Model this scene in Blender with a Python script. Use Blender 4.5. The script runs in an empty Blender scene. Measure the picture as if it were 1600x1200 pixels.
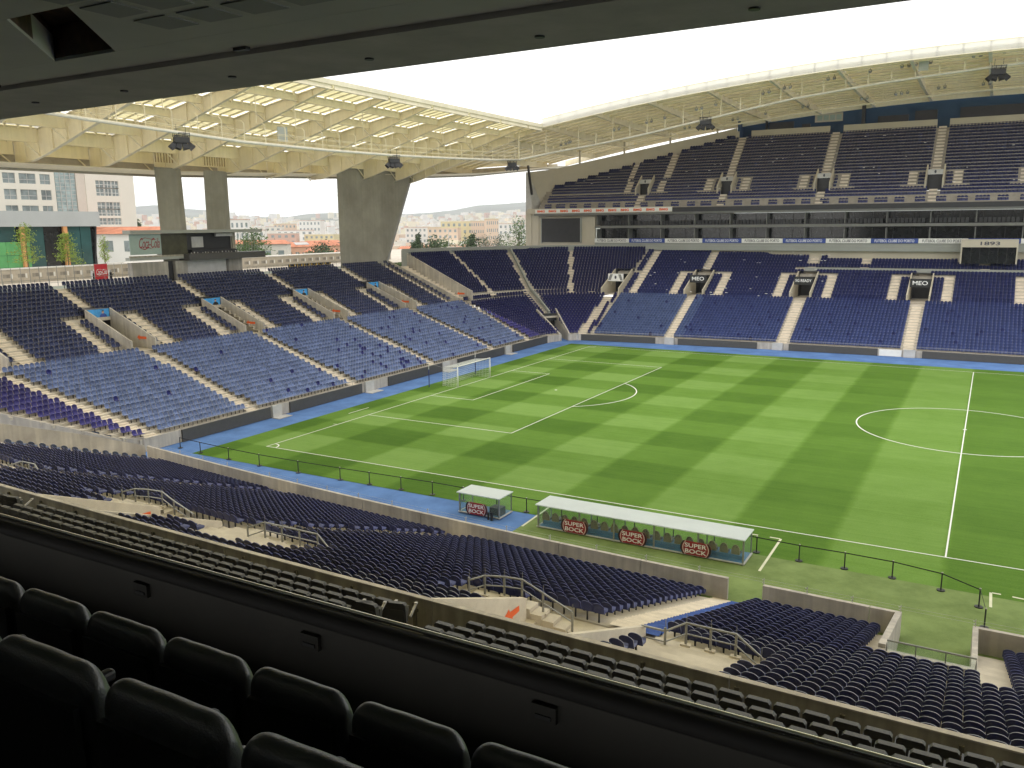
import bpy, math, random
import numpy as np
from mathutils import Vector, Matrix
random.seed(7); np.random.seed(7)
R = math.radians
sc = bpy.context.scene
col = sc.collection
# ---------------------------------------------------------------- camera, sky, sun
CAM = (53.414, -51.134, 18.663); CROT = (R(79.316), R(0.502), R(29.426)); FOC = 1317.53
cd = bpy.data.cameras.new('camera'); cam = bpy.data.objects.new('camera', cd); col.objects.link(cam)
cam.location = CAM; cam.rotation_euler = CROT
cd.sensor_width = 36; cd.lens = FOC / 1600 * 36; cd.clip_start = .05; cd.clip_end = 20000
sc.camera = cam
wd = bpy.data.worlds.new('World'); sc.world = wd; wd.use_nodes = True
nt = wd.node_tree; nt.nodes.clear()
out = nt.nodes.new('ShaderNodeOutputWorld'); bg = nt.nodes.new('ShaderNodeBackground')
sky = nt.nodes.new('ShaderNodeTexSky'); sky.sky_type = 'NISHITA'; sky.sun_disc = False
sky.sun_elevation = R(55); sky.sun_rotation = R(200)
mx = nt.nodes.new('ShaderNodeMixRGB'); mx.inputs[0].default_value = .86; mx.inputs[2].default_value = (12.5, 12.3, 11.8, 1)
nt.links.new(sky.outputs[0], mx.inputs[1]); nt.links.new(mx.outputs[0], bg.inputs[0]); bg.inputs[1].default_value = .12
nt.links.new(bg.outputs[0], out.inputs[0])
sd = bpy.data.lights.new('sun', 'SUN'); sd.energy = .9; sd.angle = R(25); sd.color = (1, .96, .9)
so = bpy.data.objects.new('sun', sd); col.objects.link(so); so.rotation_euler = (R(35), 0, R(-20))
sc.view_settings.view_transform = 'Standard'; sc.view_settings.look = 'None'
sc.view_settings.exposure = .40; sc.view_settings.gamma = 1
sc.render.engine = 'CYCLES'
try:
    sc.cycles.use_denoising = True; sc.cycles.max_bounces = 7; sc.cycles.diffuse_bounces = 4
    sc.cycles.transmission_bounces = 5; sc.cycles.transparent_max_bounces = 12; sc.cycles.sample_clamp_indirect = 4
except Exception: pass

# ---------------------------------------------------------------- projection helper (for choosing what shows largest)
_Rm = np.array(cam.rotation_euler.to_matrix())
def project(P):
    c = (np.asarray(P, float) - np.array(CAM)) @ _Rm
    return 800 + FOC * c[..., 0] / -c[..., 2], 600 - FOC * c[..., 1] / -c[..., 2], -c[..., 2]

# ---------------------------------------------------------------- materials
def mat(name, c, rough=.7, var=.12, scale=1.2, c2=None, bump=0., bscale=40, metal=0, spec=.5, streak=0., detail=4, trans=0.):
    m = bpy.data.materials.new(name); m.use_nodes = True; n = m.node_tree; b = n.nodes['Principled BSDF']
    b.inputs['Roughness'].default_value = rough; b.inputs['Metallic'].default_value = metal
    b.inputs['Specular IOR Level'].default_value = spec
    tc = n.nodes.new('ShaderNodeTexCoord')
    nz = n.nodes.new('ShaderNodeTexNoise'); nz.inputs['Scale'].default_value = scale; nz.inputs['Detail'].default_value = detail
    nz.inputs['Roughness'].default_value = .65
    n.links.new(tc.outputs['Object'], nz.inputs['Vector'])
    rp = n.nodes.new('ShaderNodeValToRGB'); n.links.new(nz.outputs[0], rp.inputs[0])
    rp.color_ramp.elements[0].position = .3; rp.color_ramp.elements[1].position = .7
    lo = [x * (1 - var) for x in c]; hi = [min(1, x * (1 + var)) for x in (c2 or c)]
    rp.color_ramp.elements[0].color = (*lo, 1); rp.color_ramp.elements[1].color = (*hi, 1)
    src = rp.outputs[0]
    if streak:
        mp = n.nodes.new('ShaderNodeMapping'); mp.inputs['Scale'].default_value = (2.2, 2.2, .12)
        n.links.new(tc.outputs['Object'], mp.inputs[0])
        n2 = n.nodes.new('ShaderNodeTexNoise'); n2.inputs['Scale'].default_value = 1.1; n2.inputs['Detail'].default_value = 6
        n.links.new(mp.outputs[0], n2.inputs['Vector'])
        r2 = n.nodes.new('ShaderNodeValToRGB'); r2.color_ramp.elements[0].position = .42; r2.color_ramp.elements[1].position = .62
        r2.color_ramp.elements[0].color = (1 - streak, 1 - streak, 1 - streak * .9, 1); r2.color_ramp.elements[1].color = (1, 1, 1, 1)
        n.links.new(n2.outputs[0], r2.inputs[0])
        mm = n.nodes.new('ShaderNodeMixRGB'); mm.blend_type = 'MULTIPLY'; mm.inputs[0].default_value = 1
        n.links.new(src, mm.inputs[1]); n.links.new(r2.outputs[0], mm.inputs[2]); src = mm.outputs[0]
    n.links.new(src, b.inputs['Base Color'])
    if bump:
        nb = n.nodes.new('ShaderNodeTexNoise'); nb.inputs['Scale'].default_value = bscale; nb.inputs['Detail'].default_value = 3
        n.links.new(tc.outputs['Object'], nb.inputs['Vector'])
        bp = n.nodes.new('ShaderNodeBump'); bp.inputs['Strength'].default_value = bump; bp.inputs['Distance'].default_value = .02
        n.links.new(nb.outputs[0], bp.inputs['Height']); n.links.new(bp.outputs[0], b.inputs['Normal'])
    if trans:
        tr = n.nodes.new('ShaderNodeBsdfTranslucent'); n.links.new(src, tr.inputs[0])
        mxs = n.nodes.new('ShaderNodeMixShader'); mxs.inputs[0].default_value = trans
        n.links.new(b.outputs[0], mxs.inputs[1]); n.links.new(tr.outputs[0], mxs.inputs[2])
        n.links.new(mxs.outputs[0], n.nodes['Material Output'].inputs[0])
    return m
def attr_mat(name, rough=.42, spec=.5):
    m = bpy.data.materials.new(name); m.use_nodes = True; n = m.node_tree; b = n.nodes['Principled BSDF']
    b.inputs['Roughness'].default_value = rough; b.inputs['Specular IOR Level'].default_value = spec
    a = n.nodes.new('ShaderNodeAttribute'); a.attribute_name = 'tint'; n.links.new(a.outputs['Color'], b.inputs['Base Color'])
    return m
def glass_mat(name, c, rough=.05, alpha=.35):
    m = bpy.data.materials.new(name); m.use_nodes = True; n = m.node_tree; b = n.nodes['Principled BSDF']
    b.inputs['Base Color'].default_value = (*c, 1); b.inputs['Roughness'].default_value = rough
    t = n.nodes.new('ShaderNodeBsdfTransparent'); t.inputs[0].default_value = (.93, .97, .95, 1)
    mxs = n.nodes.new('ShaderNodeMixShader'); mxs.inputs[0].default_value = alpha
    n.links.new(t.outputs[0], mxs.inputs[1]); n.links.new(b.outputs[0], mxs.inputs[2])
    n.links.new(mxs.outputs[0], n.nodes['Material Output'].inputs[0])
    return m
M = {}
M['concrete'] = mat('concrete', (.30, .275, .235), .85, .14, .35, (.35, .33, .285), .15, 30, streak=.22)
M['pylon'] = mat('pylon_concrete', (.26, .245, .20), .85, .14, .22, (.31, .295, .245), .2, 12, streak=.07, detail=9)
M['wall'] = mat('wall_concrete', (.45, .41, .355), .8, .12, .5, (.50, .46, .40), .1, 30, streak=.2)
M['parapet'] = mat('parapet_concrete', (.34, .31, .235), .8, .14, .9, (.39, .36, .28), .1, 30, streak=.3)
M['utread'] = mat('upper_tread_concrete', (.30, .27, .225), .85, .12, .8, (.34, .31, .26))
M['tread'] = mat('tread_concrete', (.48, .43, .355), .85, .1, .8, (.53, .48, .40), .1, 30)
M['aisle'] = mat('aisle_concrete', (.62, .545, .44), .85, .1, 1.5, (.68, .60, .49), .05, 30)
M['platform'] = mat('platform_concrete', (.56, .50, .41), .8, .08, 1.0, (.62, .56, .46), .05, 30)
M['blue'] = mat('blue_surface', (.085, .17, .38), .85, .14, .35, (.105, .205, .44), .1, 20, spec=.2)
M['carpet'] = mat('blue_carpet', (.05, .085, .27), .95, .15, 2, (.06, .11, .33), spec=.1)
M['white'] = mat('white_paint', (.78, .77, .73), .5, .05)
M['whitegrey'] = mat('pale_panel', (.47, .46, .44), .5, .12, 1.3)
M['board'] = mat('led_board', (.065, .062, .058), .5, .1, 3, bump=.1, bscale=60)
M['black'] = mat('black_plastic', (.018, .018, .02), .45, .2)
M['darkmetal'] = mat('dark_metal', (.03, .03, .032), .35, .1, metal=.4)
M['steel'] = mat('galvanised_steel', (.30, .30, .28), .42, .15, 6, metal=.6)
M['roofsteel'] = mat('cream_roof_steel', (.80, .72, .52), .6, .04, .3, (.84, .77, .58), streak=.06)
M['roofpanel'] = mat('translucent_roof_panel', (.92, .87, .66), .6, .04, .8, (.95, .91, .72), trans=.66)
M['farpanel'] = mat('ribbed_soffit_sheet', (.72, .66, .50), .6, .08, .5, (.78, .72, .57), trans=.5)
M['rooftop'] = mat('roof_sheet', (.62, .58, .46), .6, .08, .5)
M['fascia'] = mat('white_roof_edge', (.95, .94, .90), .5, .02, trans=.7)
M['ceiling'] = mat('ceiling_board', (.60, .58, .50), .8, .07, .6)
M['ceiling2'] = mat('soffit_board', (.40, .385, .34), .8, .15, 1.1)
M['perf'] = mat('perforated_panel', (.3, .29, .26), .8, 0)
_n = M['perf'].node_tree; _v = _n.nodes.new('ShaderNodeTexVoronoi'); _v.inputs['Scale'].default_value = 34; _v.inputs['Randomness'].default_value = .0
_r = _n.nodes.new('ShaderNodeValToRGB'); _r.color_ramp.elements[0].position = .30; _r.color_ramp.elements[1].position = .38
_r.color_ramp.elements[0].color = (.03, .03, .03, 1); _r.color_ramp.elements[1].color = (.38, .37, .33, 1)
_t = _n.nodes.new('ShaderNodeTexCoord'); _n.links.new(_t.outputs['Object'], _v.inputs['Vector']); _n.links.new(_v.outputs['Distance'], _r.inputs[0]); _n.links.new(_r.outputs[0], _n.nodes['Principled BSDF'].inputs['Base Color'])
M['boxdark'] = mat('box_dark_wall', (.025, .023, .018), .7, .25, .8)
M['boxfloor'] = mat('box_floor', (.02, .019, .017), .9, .2)
M['rail'] = mat('parapet_rail', (.018, .017, .016), .7, .15, spec=.25)
M['leather'] = mat('black_leather', (.042, .043, .044), .36, .35, 5, bump=.12, bscale=140, spec=.9)
M['greyseat'] = mat('grey_seat_plastic', (.045, .043, .037), .5, .15, 3)
M['greyarm'] = mat('grey_armrest', (.35, .33, .30), .4, .1)
M['navy'] = mat('navy_seat_plastic', (.023, .031, .115), .36, .2, 1.5, (.029, .038, .14))
M['navylip_sheen'] = mat('navy_seat_edge_sheen', (.16, .17, .22), .3, .1, 3)  # sky sheen on the backrest rim, painted as a lighter colour
M['seats'] = attr_mat('seat_plastic')
M['glassdark'] = mat('dark_glass', (.012, .014, .015), .12, .3, .8)
M['glassgreen'] = mat('green_tinted_glass', (.03, .085, .085), .15, .3, .15)
M['glass'] = glass_mat('clear_glass', (.5, .58, .54), alpha=.07)
M['frost'] = mat('frosted_glass', (.30, .38, .34), .35, .06)
M['brownglass'] = mat('brown_glass', (.06, .058, .035), .2, .3, 1)
M['beige'] = mat('beige_render', (.50, .45, .35), .8, .05, .4)
M['greybeam'] = mat('grey_beam', (.30, .31, .28), .6, .06, .4)
M['slab'] = mat('dim_slab', (.17, .17, .155), .7, .08, .4)
M['dblue'] = mat('deep_blue_wall', (.008, .045, .10), .7, .1, .3)
M['lettw'] = mat('white_lettering', (.8, .8, .8), .5, .0)
M['lettk'] = mat('dark_lettering', (.05, .05, .07), .5, .0)
M['orange'] = mat('orange_paint', (.80, .13, .03), .5, .06)
M['red'] = mat('red_board', (.55, .02, .03), .5, .06)
M['burg'] = mat('burgundy_board', (.27, .015, .02), .4, .1, 2)
M['bannerblue'] = mat('blue_banner', (.03, .07, .30), .6, .05)
M['posterblue'] = mat('sky_blue_poster', (.06, .32, .70), .5, .3, .9)
M['skin'] = mat('printed_skin', (.45, .28, .2), .6, .0)
M['belt'] = mat('black_belt', (.01, .01, .012), .6, 0)
M['net'] = mat('white_net', (.75, .75, .73), .8, 0)
M['polycarb'] = mat('white_canopy_sheet', (.68, .74, .73), .35, .04, .6, trans=.25)
M['brownseat'] = mat('brown_bench_seat', (.26, .19, .10), .5, .12)
M['benchblue'] = mat('blue_bench_base', (.05, .17, .36), .5, .15)
M['leaf'] = mat('leaf', (.045, .095, .022), .6, .5, .8, (.09, .16, .035), trans=.3)
M['leafy'] = mat('yellow_green_leaf', (.16, .24, .03), .6, .35, 1.5, (.25, .33, .05), trans=.3)
M['leafd'] = mat('dark_leaf', (.03, .055, .025), .7, .5, .5, (.05, .085, .03))
M['bark'] = mat('bark', (.12, .09, .06), .9, .3, 4)
M['apt'] = mat('cream_apartment_render', (.70, .66, .58), .8, .04, .1)
M['aptglass'] = mat('apartment_window_glass', (.22, .26, .26), .2, .5, .25)
M['stairglass'] = mat('stairwell_glass', (.30, .38, .38), .2, .35, .5)
M['alum'] = mat('aluminium_fascia', (.38, .40, .40), .4, .05, .2)
M['greenpanel'] = mat('green_glass_panel', (.10, .34, .12), .3, .2, .3)
M['opillar'] = mat('orange_pillar', (.60, .29, .11), .6, .06)
M['pink'] = mat('pink_panel', (.75, .16, .20), .6, .05)
M['tile'] = mat('terracotta_roof', (.46, .17, .09), .85, .25, .35, (.52, .21, .12))
M['salmon'] = mat('salmon_render', (.62, .36, .24), .8, .05, .2)
M['yellow'] = mat('yellow_barrier', (.55, .36, .04), .6, .1)

# ---------------------------------------------------------------- mesh builder
class MB:
    def __init__(s): s.v = []; s.f = []; s.m = []
    def quad(s, a, b, c, d, m=0):
        n = len(s.v); s.v += [tuple(a), tuple(b), tuple(c), tuple(d)]; s.f.append((n, n+1, n+2, n+3)); s.m.append(m)
    def poly(s, pts, m=0):
        n = len(s.v); s.v += [tuple(p) for p in pts]; s.f.append(tuple(range(n, n+len(pts)))); s.m.append(m)
    def box(s, x0, x1, y0, y1, z0, z1, m=0):
        s.hexa([(x0,y0,z0),(x1,y0,z0),(x1,y1,z0),(x0,y1,z0)], [(x0,y0,z1),(x1,y0,z1),(x1,y1,z1),(x0,y1,z1)], m)
    def hexa(s, lo, hi, m=0):
        n = len(s.v); k = len(lo); s.v += [tuple(p) for p in lo] + [tuple(p) for p in hi]
        s.f.append(tuple(range(n+k-1, n-1, -1))); s.m.append(m); s.f.append(tuple(range(n+k, n+2*k))); s.m.append(m)
        for i in range(k):
            j = (i+1) % k; s.f.append((n+i, n+j, n+k+j, n+k+i)); s.m.append(m)
    def prism(s, xy, z0, z1, m=0): s.hexa([(x, y, z0) for x, y in xy], [(x, y, z1) for x, y in xy], m)
    def slab(s, pts, vec, m=0):
        v = Vector(vec); s.hexa(pts, [tuple(Vector(p) + v) for p in pts], m)
    def bar(s, a, b, w, h=None, m=0, up=(0, 0, 1)):
        h = h or w; a = Vector(a); b = Vector(b); d = (b - a)
        if d.length < 1e-6: return
        d.normalize(); u = Vector(up)
        if abs(d.dot(u)) > .95: u = Vector((1, 0, 0))
        r = d.cross(u).normalized(); q = r.cross(d).normalized()
        o = [r*(-w/2) + q*(-h/2), r*(w/2) + q*(-h/2), r*(w/2) + q*(h/2), r*(-w/2) + q*(h/2)]
        s.hexa([a+k for k in o], [b+k for k in o], m)
    def tube(s, pts, rad, n=6, m=0, cap=True):
        pts = [Vector(p) for p in pts]; base = len(s.v); ref = Vector((0, 0, 1))
        for i, p in enumerate(pts):
            d = (pts[min(i+1, len(pts)-1)] - pts[max(i-1, 0)]).normalized()
            u = ref if abs(d.dot(ref)) < .95 else Vector((1, 0, 0))
            r = d.cross(u).normalized(); q = r.cross(d)
            rr = rad[i] if isinstance(rad, (list, tuple)) else rad
            for k in range(n):
                a = 2*math.pi*k/n; s.v.append(tuple(p + r*(math.cos(a)*rr) + q*(math.sin(a)*rr)))
        for i in range(len(pts)-1):
            for k in range(n):
                k2 = (k+1) % n; s.f.append((base+i*n+k, base+i*n+k2, base+(i+1)*n+k2, base+(i+1)*n+k)); s.m.append(m)
        if cap:
            s.f.append(tuple(base+k for k in range(n))[::-1]); s.m.append(m)
            s.f.append(tuple(base+(len(pts)-1)*n+k for k in range(n))); s.m.append(m)
    def mesh(s, name, mats, smooth=False):
        me = bpy.data.meshes.new(name); me.from_pydata(s.v, [], s.f)
        for x in mats: me.materials.append(M[x] if isinstance(x, str) else x)
        if len(mats) > 1: me.polygons.foreach_set('material_index', s.m)
        if smooth: me.polygons.foreach_set('use_smooth', [True]*len(s.f))
        me.update(); return me
    def build(s, name, mats, parent=None, smooth=False, **k):
        if not isinstance(mats, (list, tuple)): mats = [mats]
        return link(name, s.mesh(name, mats, smooth), parent, **k)
def props(o, label=None, cat=None, group=None, kind=None):
    if label: o['label'] = label
    if cat: o['category'] = cat
    if group: o['group'] = group
    if kind: o['kind'] = kind
    return o
def wloc(o):
    v = Vector(o.location)
    return v + wloc(o.parent) if o.parent else v
def link(name, me, parent=None, loc=None, **k):
    o = bpy.data.objects.new(name, me); col.objects.link(o)
    if parent is not None:
        o.parent = parent
        if loc is None: o.location = -wloc(parent)       # mesh is in world coordinates
        else: o.location = loc
    elif loc is not None: o.location = loc
    return props(o, **k)
def thing(name, loc, label, cat, group=None, rz=0):
    o = bpy.data.objects.new(name, None); col.objects.link(o); o.location = loc; o.rotation_euler = (0, 0, rz)
    o.empty_display_size = .2
    return props(o, label, cat, group)
def copy_tree(src, loc=None, rz=None, label=None, group=None):
    o = src.copy(); col.objects.link(o)
    if loc is not None: o.location = loc
    if rz is not None: o.rotation_euler = (0, 0, rz)
    if label: o['label'] = label
    if group: o['group'] = group
    for ch in src.children:
        c = ch.copy(); col.objects.link(c); c.parent = o
        for g in ch.children:
            d = g.copy(); col.objects.link(d); d.parent = c
    return o
def lettering(txt, parent, loc, rot, width, height, m='lettw', shear=0., depth=.004, spacing=1.0, name='lettering', bold=0., pworld=True):
    cu = bpy.data.curves.new('txt', 'FONT'); cu.body = txt; cu.align_x = 'CENTER'; cu.align_y = 'CENTER'
    cu.shear = shear; cu.extrude = depth; cu.space_character = spacing; cu.offset = bold; cu.resolution_u = 3
    cu.space_line = 1.0
    t = bpy.data.objects.new('txt', cu); col.objects.link(t)
    bpy.context.view_layer.update()
    me = bpy.data.meshes.new_from_object(t); bpy.data.objects.remove(t)
    n = len(me.vertices); co = np.empty(n*3); me.vertices.foreach_get('co', co); co = co.reshape(-1, 3)
    lo, hi = co.min(0), co.max(0); ctr = (lo+hi)/2
    co[:, 0] = (co[:, 0]-ctr[0]) / (hi[0]-lo[0]) * width; co[:, 1] = (co[:, 1]-ctr[1]) / (hi[1]-lo[1]) * height
    Rm = np.array(rot)                                    # rows: text x axis, text y axis, normal (in parent space)
    w = co @ Rm + np.array(loc)
    me.vertices.foreach_set('co', w.ravel()); me.materials.clear(); me.materials.append(M[m]); me.update()
    return link(name, me, parent) if pworld else link(name, me, parent, loc=(0, 0, 0))
AX_FAR = [(1, 0, 0), (0, 0, 1), (0, -1, 0)]        # faces -y
AX_END = [(0, 1, 0), (0, 0, 1), (1, 0, 0)]         # faces +x
AX_NEARBACK = AX_FAR

# ---------------------------------------------------------------- ground
def yf(x): return -11.4 + .0011*(52.5-x)**2          # front of the near stand
def yF(x): return 77.4 - .0011*(52.5-x)**2           # front of the far stand
g = MB(); g.quad((-46, -60, -.02), (140, -60, -.02), (140, 130, -.02), (-46, 130, -.02))
g.build('ground', 'blue', kind='structure', label='blue surface round the pitch inside the stadium')
# outside terrain: falls away from the stadium, rises to far hills
def terr(x, y):
    dx, dy = x+46, y-60; D = math.hypot(x-53, y+51)
    D2 = D
    base = np.interp(D2, [0, 160, 220, 330, 600, 1000, 1800, 2800, 4000, 5200, 7000, 9000], [11.8, 11.8, 6, -4, -14, -14, -10, 8, 45, 75, 150, 100])
    az = math.degrees(math.atan2(x-53, y+51))
    rid = 1 + .25*math.sin(az*.21+1) + .12*math.sin(az*.63+2) + .05*math.sin(az*1.9)
    k = max(0, min(1, (D-2500)/3500))
    n = 10*math.sin(x*.0031+y*.0017)+8*math.sin(x*.0011-y*.0043)
    return base*(1+(rid-1)*k) + n*min(1, max(0, (D-500)/1500))
t = MB(); azs = np.linspace(-125, 60, 120); Ds = [118, 160, 190, 220, 270, 330, 450, 600, 800, 1000, 1300, 1600, 2000, 2400, 2800, 3300, 3800, 4300, 4800, 5400, 6000, 6800]
idx = {}
for i, D in enumerate(Ds):
    for j, a in enumerate(azs):
        x = 53+D*math.sin(R(a)); y = -51+D*math.cos(R(a)); idx[i, j] = len(t.v); t.v.append((x, y, terr(x, y)))
for i in range(len(Ds)-1):
    for j in range(len(azs)-1): t.f.append((idx[i, j], idx[i, j+1], idx[i+1, j+1], idx[i+1, j])); t.m.append(0)
# keep the terrain out of the bowl
keep = [k for k, f in enumerate(t.f) if not any(-46 < t.v[i][0] < 160 and -80 < t.v[i][1] < 128 for i in f)]
t.f = [t.f[k] for k in keep]; t.m = [0]*len(t.f)
M['hill'] = mat('wooded_hill', (.075, .10, .06), .9, .5, .004, (.15, .16, .12), detail=8)
t.build('hills', 'hill', smooth=True, kind='structure', label='hazy wooded hills and valley beyond the stadium')
g = MB(); g.quad((-100, -60, 11.9), (-44.6, -60, 11.9), (-44.6, 180, 11.9), (-100, 180, 11.9))
g.build('pavement', 'tread', kind='structure', label='pale paved plaza outside the stand')

# pitch
def grass_mat():
    m = bpy.data.materials.new('mown_grass'); m.use_nodes = True; n = m.node_tree; N = n.nodes; L = n.links
    b = N['Principled BSDF']; b.inputs['Roughness'].default_value = .85; b.inputs['Specular IOR Level'].default_value = .15
    tc = N.new('ShaderNodeTexCoord'); sx = N.new('ShaderNodeSeparateXYZ')
    wv = N.new('ShaderNodeTexNoise'); wv.inputs['Scale'].default_value = .9; wv.inputs['Detail'].default_value = 4
    L.new(tc.outputs['Object'], wv.inputs['Vector'])
    va = N.new('ShaderNodeVectorMath'); va.operation = 'MULTIPLY_ADD'; va.inputs[1].default_value = (.5, .5, 0); L.new(wv.outputs['Color'], va.inputs[0]); L.new(tc.outputs['Object'], va.inputs[2])
    L.new(va.outputs[0], sx.inputs[0])
    def M_(op, a, b_=None, c_=None):
        q = N.new('ShaderNodeMath'); q.operation = op
        for i, v in enumerate((a, b_, c_)):
            if v is None: continue
            if isinstance(v, (int, float)): q.inputs[i].default_value = v
            else: L.new(v, q.inputs[i])
        return q.outputs[0]
    def band(o, off, w):
        s = M_('SINE', M_('MULTIPLY', M_('SUBTRACT', o, off), math.pi/w))
        return M_('MINIMUM', M_('MAXIMUM', M_('MULTIPLY', s, 7), -1), 1)
    bx = band(sx.outputs[0], 52.75, 6.02)            # +1 dark for x>52.5
    by = band(sx.outputs[1], .25, 5.23)
    fade = N.new('ShaderNodeMapRange'); fade.inputs[1].default_value = 12; fade.inputs[2].default_value = 48; fade.inputs[3].default_value = .62; fade.inputs[4].default_value = .12
    L.new(sx.outputs[0], fade.inputs[0])
    s1 = M_('ADD', M_('MULTIPLY', bx, .62), M_('MULTIPLY', M_('MULTIPLY', by, -1), fade.outputs[0]))
    # blotches
    n1 = N.new('ShaderNodeTexNoise'); n1.inputs['Scale'].default_value = .35; n1.inputs['Detail'].default_value = 8; n1.inputs['Roughness'].default_value = .7
    L.new(tc.outputs['Object'], n1.inputs['Vector'])
    n2 = N.new('ShaderNodeTexNoise'); n2.inputs['Scale'].default_value = 9; n2.inputs['Detail'].default_value = 5; n2.inputs['Roughness'].default_value = .8
    L.new(tc.outputs['Object'], n2.inputs['Vector'])
    mp = N.new('ShaderNodeMapping'); mp.inputs['Scale'].default_value = (.06, 3.2, 1); L.new(tc.outputs['Object'], mp.inputs[0])
    n3 = N.new('ShaderNodeTexNoise'); n3.inputs['Scale'].default_value = 1; n3.inputs['Detail'].default_value = 4; L.new(mp.outputs[0], n3.inputs['Vector'])
    t1 = M_('ADD', M_('MULTIPLY', M_('SUBTRACT', n1.outputs[0], .5), 1.5), M_('MULTIPLY', M_('SUBTRACT', n2.outputs[0], .5), 2.1))
    t1 = M_('ADD', t1, M_('MULTIPLY', M_('SUBTRACT', n3.outputs[0], .5), 1.2))
    v = M_('ADD', M_('MULTIPLY', M_('ADD', s1, t1), -.36), .5)
    rp = N.new('ShaderNodeValToRGB'); L.new(v, rp.inputs[0])
    e = rp.color_ramp.elements; e[0].position = 0; e[0].color = (.053, .120, .008, 1); e[1].position = 1; e[1].color = (.165, .278, .060, 1)
    e2 = e.new(.5); e2.color = (.099, .193, .023, 1)
    L.new(rp.outputs[0], b.inputs['Base Color'])
    bp = N.new('ShaderNodeBump'); bp.inputs['Strength'].default_value = .5; bp.inputs['Distance'].default_value = .03; L.new(n2.outputs[0], bp.inputs['Height']); L.new(bp.outputs[0], b.inputs['Normal'])
    return m
M['grass'] = grass_mat()
M['turf'] = mat('worn_turf', (.13, .185, .055), .9, .14, .5, (.18, .24, .085), .3, 14, spec=.15, detail=9)
g = MB(); xs = np.linspace(-4.0, 110, 40)
for a, b in zip(xs[:-1], xs[1:]):
    ya = lambda x: min(69.6+.02*max(0, x-0), 71.6) if x < 90 else 71.6
    g.quad((a, -4.6, .0), (b, -4.6, .0), (b, ya(b), .0), (a, ya(a), .0))
g.build('pitch', 'grass', kind='structure', label='striped football pitch with a checkerboard mowing pattern')
g = MB()
g.quad((28.9, -22, .004), (110, -22, .004), (110, -4.6, .004), (28.9, -4.6, .004))
g.build('turf_apron', 'turf', kind='structure', label='lighter artificial turf strip in front of the near stand')
# line markings
L = MB(); zl = .008
def line(x0, y0, x1, y1, w=.09):
    d = Vector((x1-x0, y1-y0, 0)).normalized(); n = Vector((-d.y, d.x, 0))*w/2
    a = Vector((x0, y0, zl)); b = Vector((x1, y1, zl)); L.quad(a-n, b-n, b+n, a+n)
def arc(cx, cy, r, a0, a1, n=40):
    for i in range(n):
        p, q = R(a0+(a1-a0)*i/n), R(a0+(a1-a0)*(i+1)/n)
        L.quad((cx+(r-.06)*math.cos(p), cy+(r-.06)*math.sin(p), zl), (cx+(r+.06)*math.cos(p), cy+(r+.06)*math.sin(p), zl),
               (cx+(r+.06)*math.cos(q), cy+(r+.06)*math.sin(q), zl), (cx+(r-.06)*math.cos(q), cy+(r-.06)*math.sin(q), zl))
line(0, -.06, 0, 68.06); line(.06, 0, 105, 0); line(.06, 68, 105, 68); line(105, 0, 105, 68)
line(.06, 13.84, 16.44, 13.84); line(.06, 54.16, 16.44, 54.16); line(16.5, 13.78, 16.5, 54.22)
line(.06, 24.84, 5.44, 24.84); line(.06, 43.16, 5.44, 43.16); line(5.5, 24.78, 5.5, 43.22)
line(52.5, .06, 52.5, 67.94)
arc(52.5, 34, 9.15, 0, 360, 90); arc(11, 34, 9.15, -53, 53, 30); arc(0, 0, 1, 0, 90, 8); arc(0, 68, 1, -90, 0, 8)
arc(52.5, 34, .12, 0, 360, 10); arc(11, 34, .1, 0, 360, 10)
line(-.5, 9.15, 0, 9.15, .08); line(-2.2, 13.4, -2.2, 16.6, .1)
L.build('pitch_markings', 'white', kind='structure', label='white painted pitch lines')
L = MB(); zl = .013
M['creamline'] = mat('cream_line', (.62, .62, .45), .8, .1)
line(29.0, -6.9, 28.85, -2.8, .14); line(43.75, -6.9, 43.75, -1.5, .14); line(43.1, -1.5, 43.7, -1.5, .14); line(41.8, -1.5, 42.4, -1.5, .14)
line(54.75, -6.0, 54.75, -4.1, .13); line(54.8, -4.1, 55.2, -4.1, .13); line(55.7, -4.15, 56.2, -4.2, .13)
L.build('technical_area_marking', 'creamline', kind='structure', label='cream dashed lines round the team benches')

# ---------------------------------------------------------------- seats: templates
def seat_template(nu, nv, W=.445, back=True):
    """backrest shell: returns verts, faces in local coords, seat faces +y, origin on the tread"""
    v = []; f = []
    def P(u, t, off):                                     # u -1..1, t 0..1
        top = .80 - .115*abs(u)**2.6
        z = .36 + (top-.36)*t
        y = -.16 - .10*t - .05*(1-u*u)*1.0*(.4+.6*t) + off
        x = u*W/2*(1 - .03*t)
        return (x, y, z)
    for off in (0, -.028):
        for j in range(nv+1):
            for i in range(nu+1): v.append(P(-1+2*i/nu, j/nv, off))
    n = (nu+1)*(nv+1)
    for j in range(nv):
        for i in range(nu):
            a = j*(nu+1)+i; f.append((a, a+1, a+nu+2, a+nu+1)[::-1]); f.append((n+a, n+a+1, n+a+nu+2, n+a+nu+1))
    lip = []
    for i in range(nu):
        a = nv*(nu+1)+i; lip.append((a, n+a, n+a+1, a+1)[::-1])
    for j in range(nv):
        a = j*(nu+1); lip.append((a, n+a, n+a+nu+1, a+nu+1)); b = a+nu; lip.append((b, b+nu+1, n+b+nu+1, n+b))
    return v, f, lip
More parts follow.
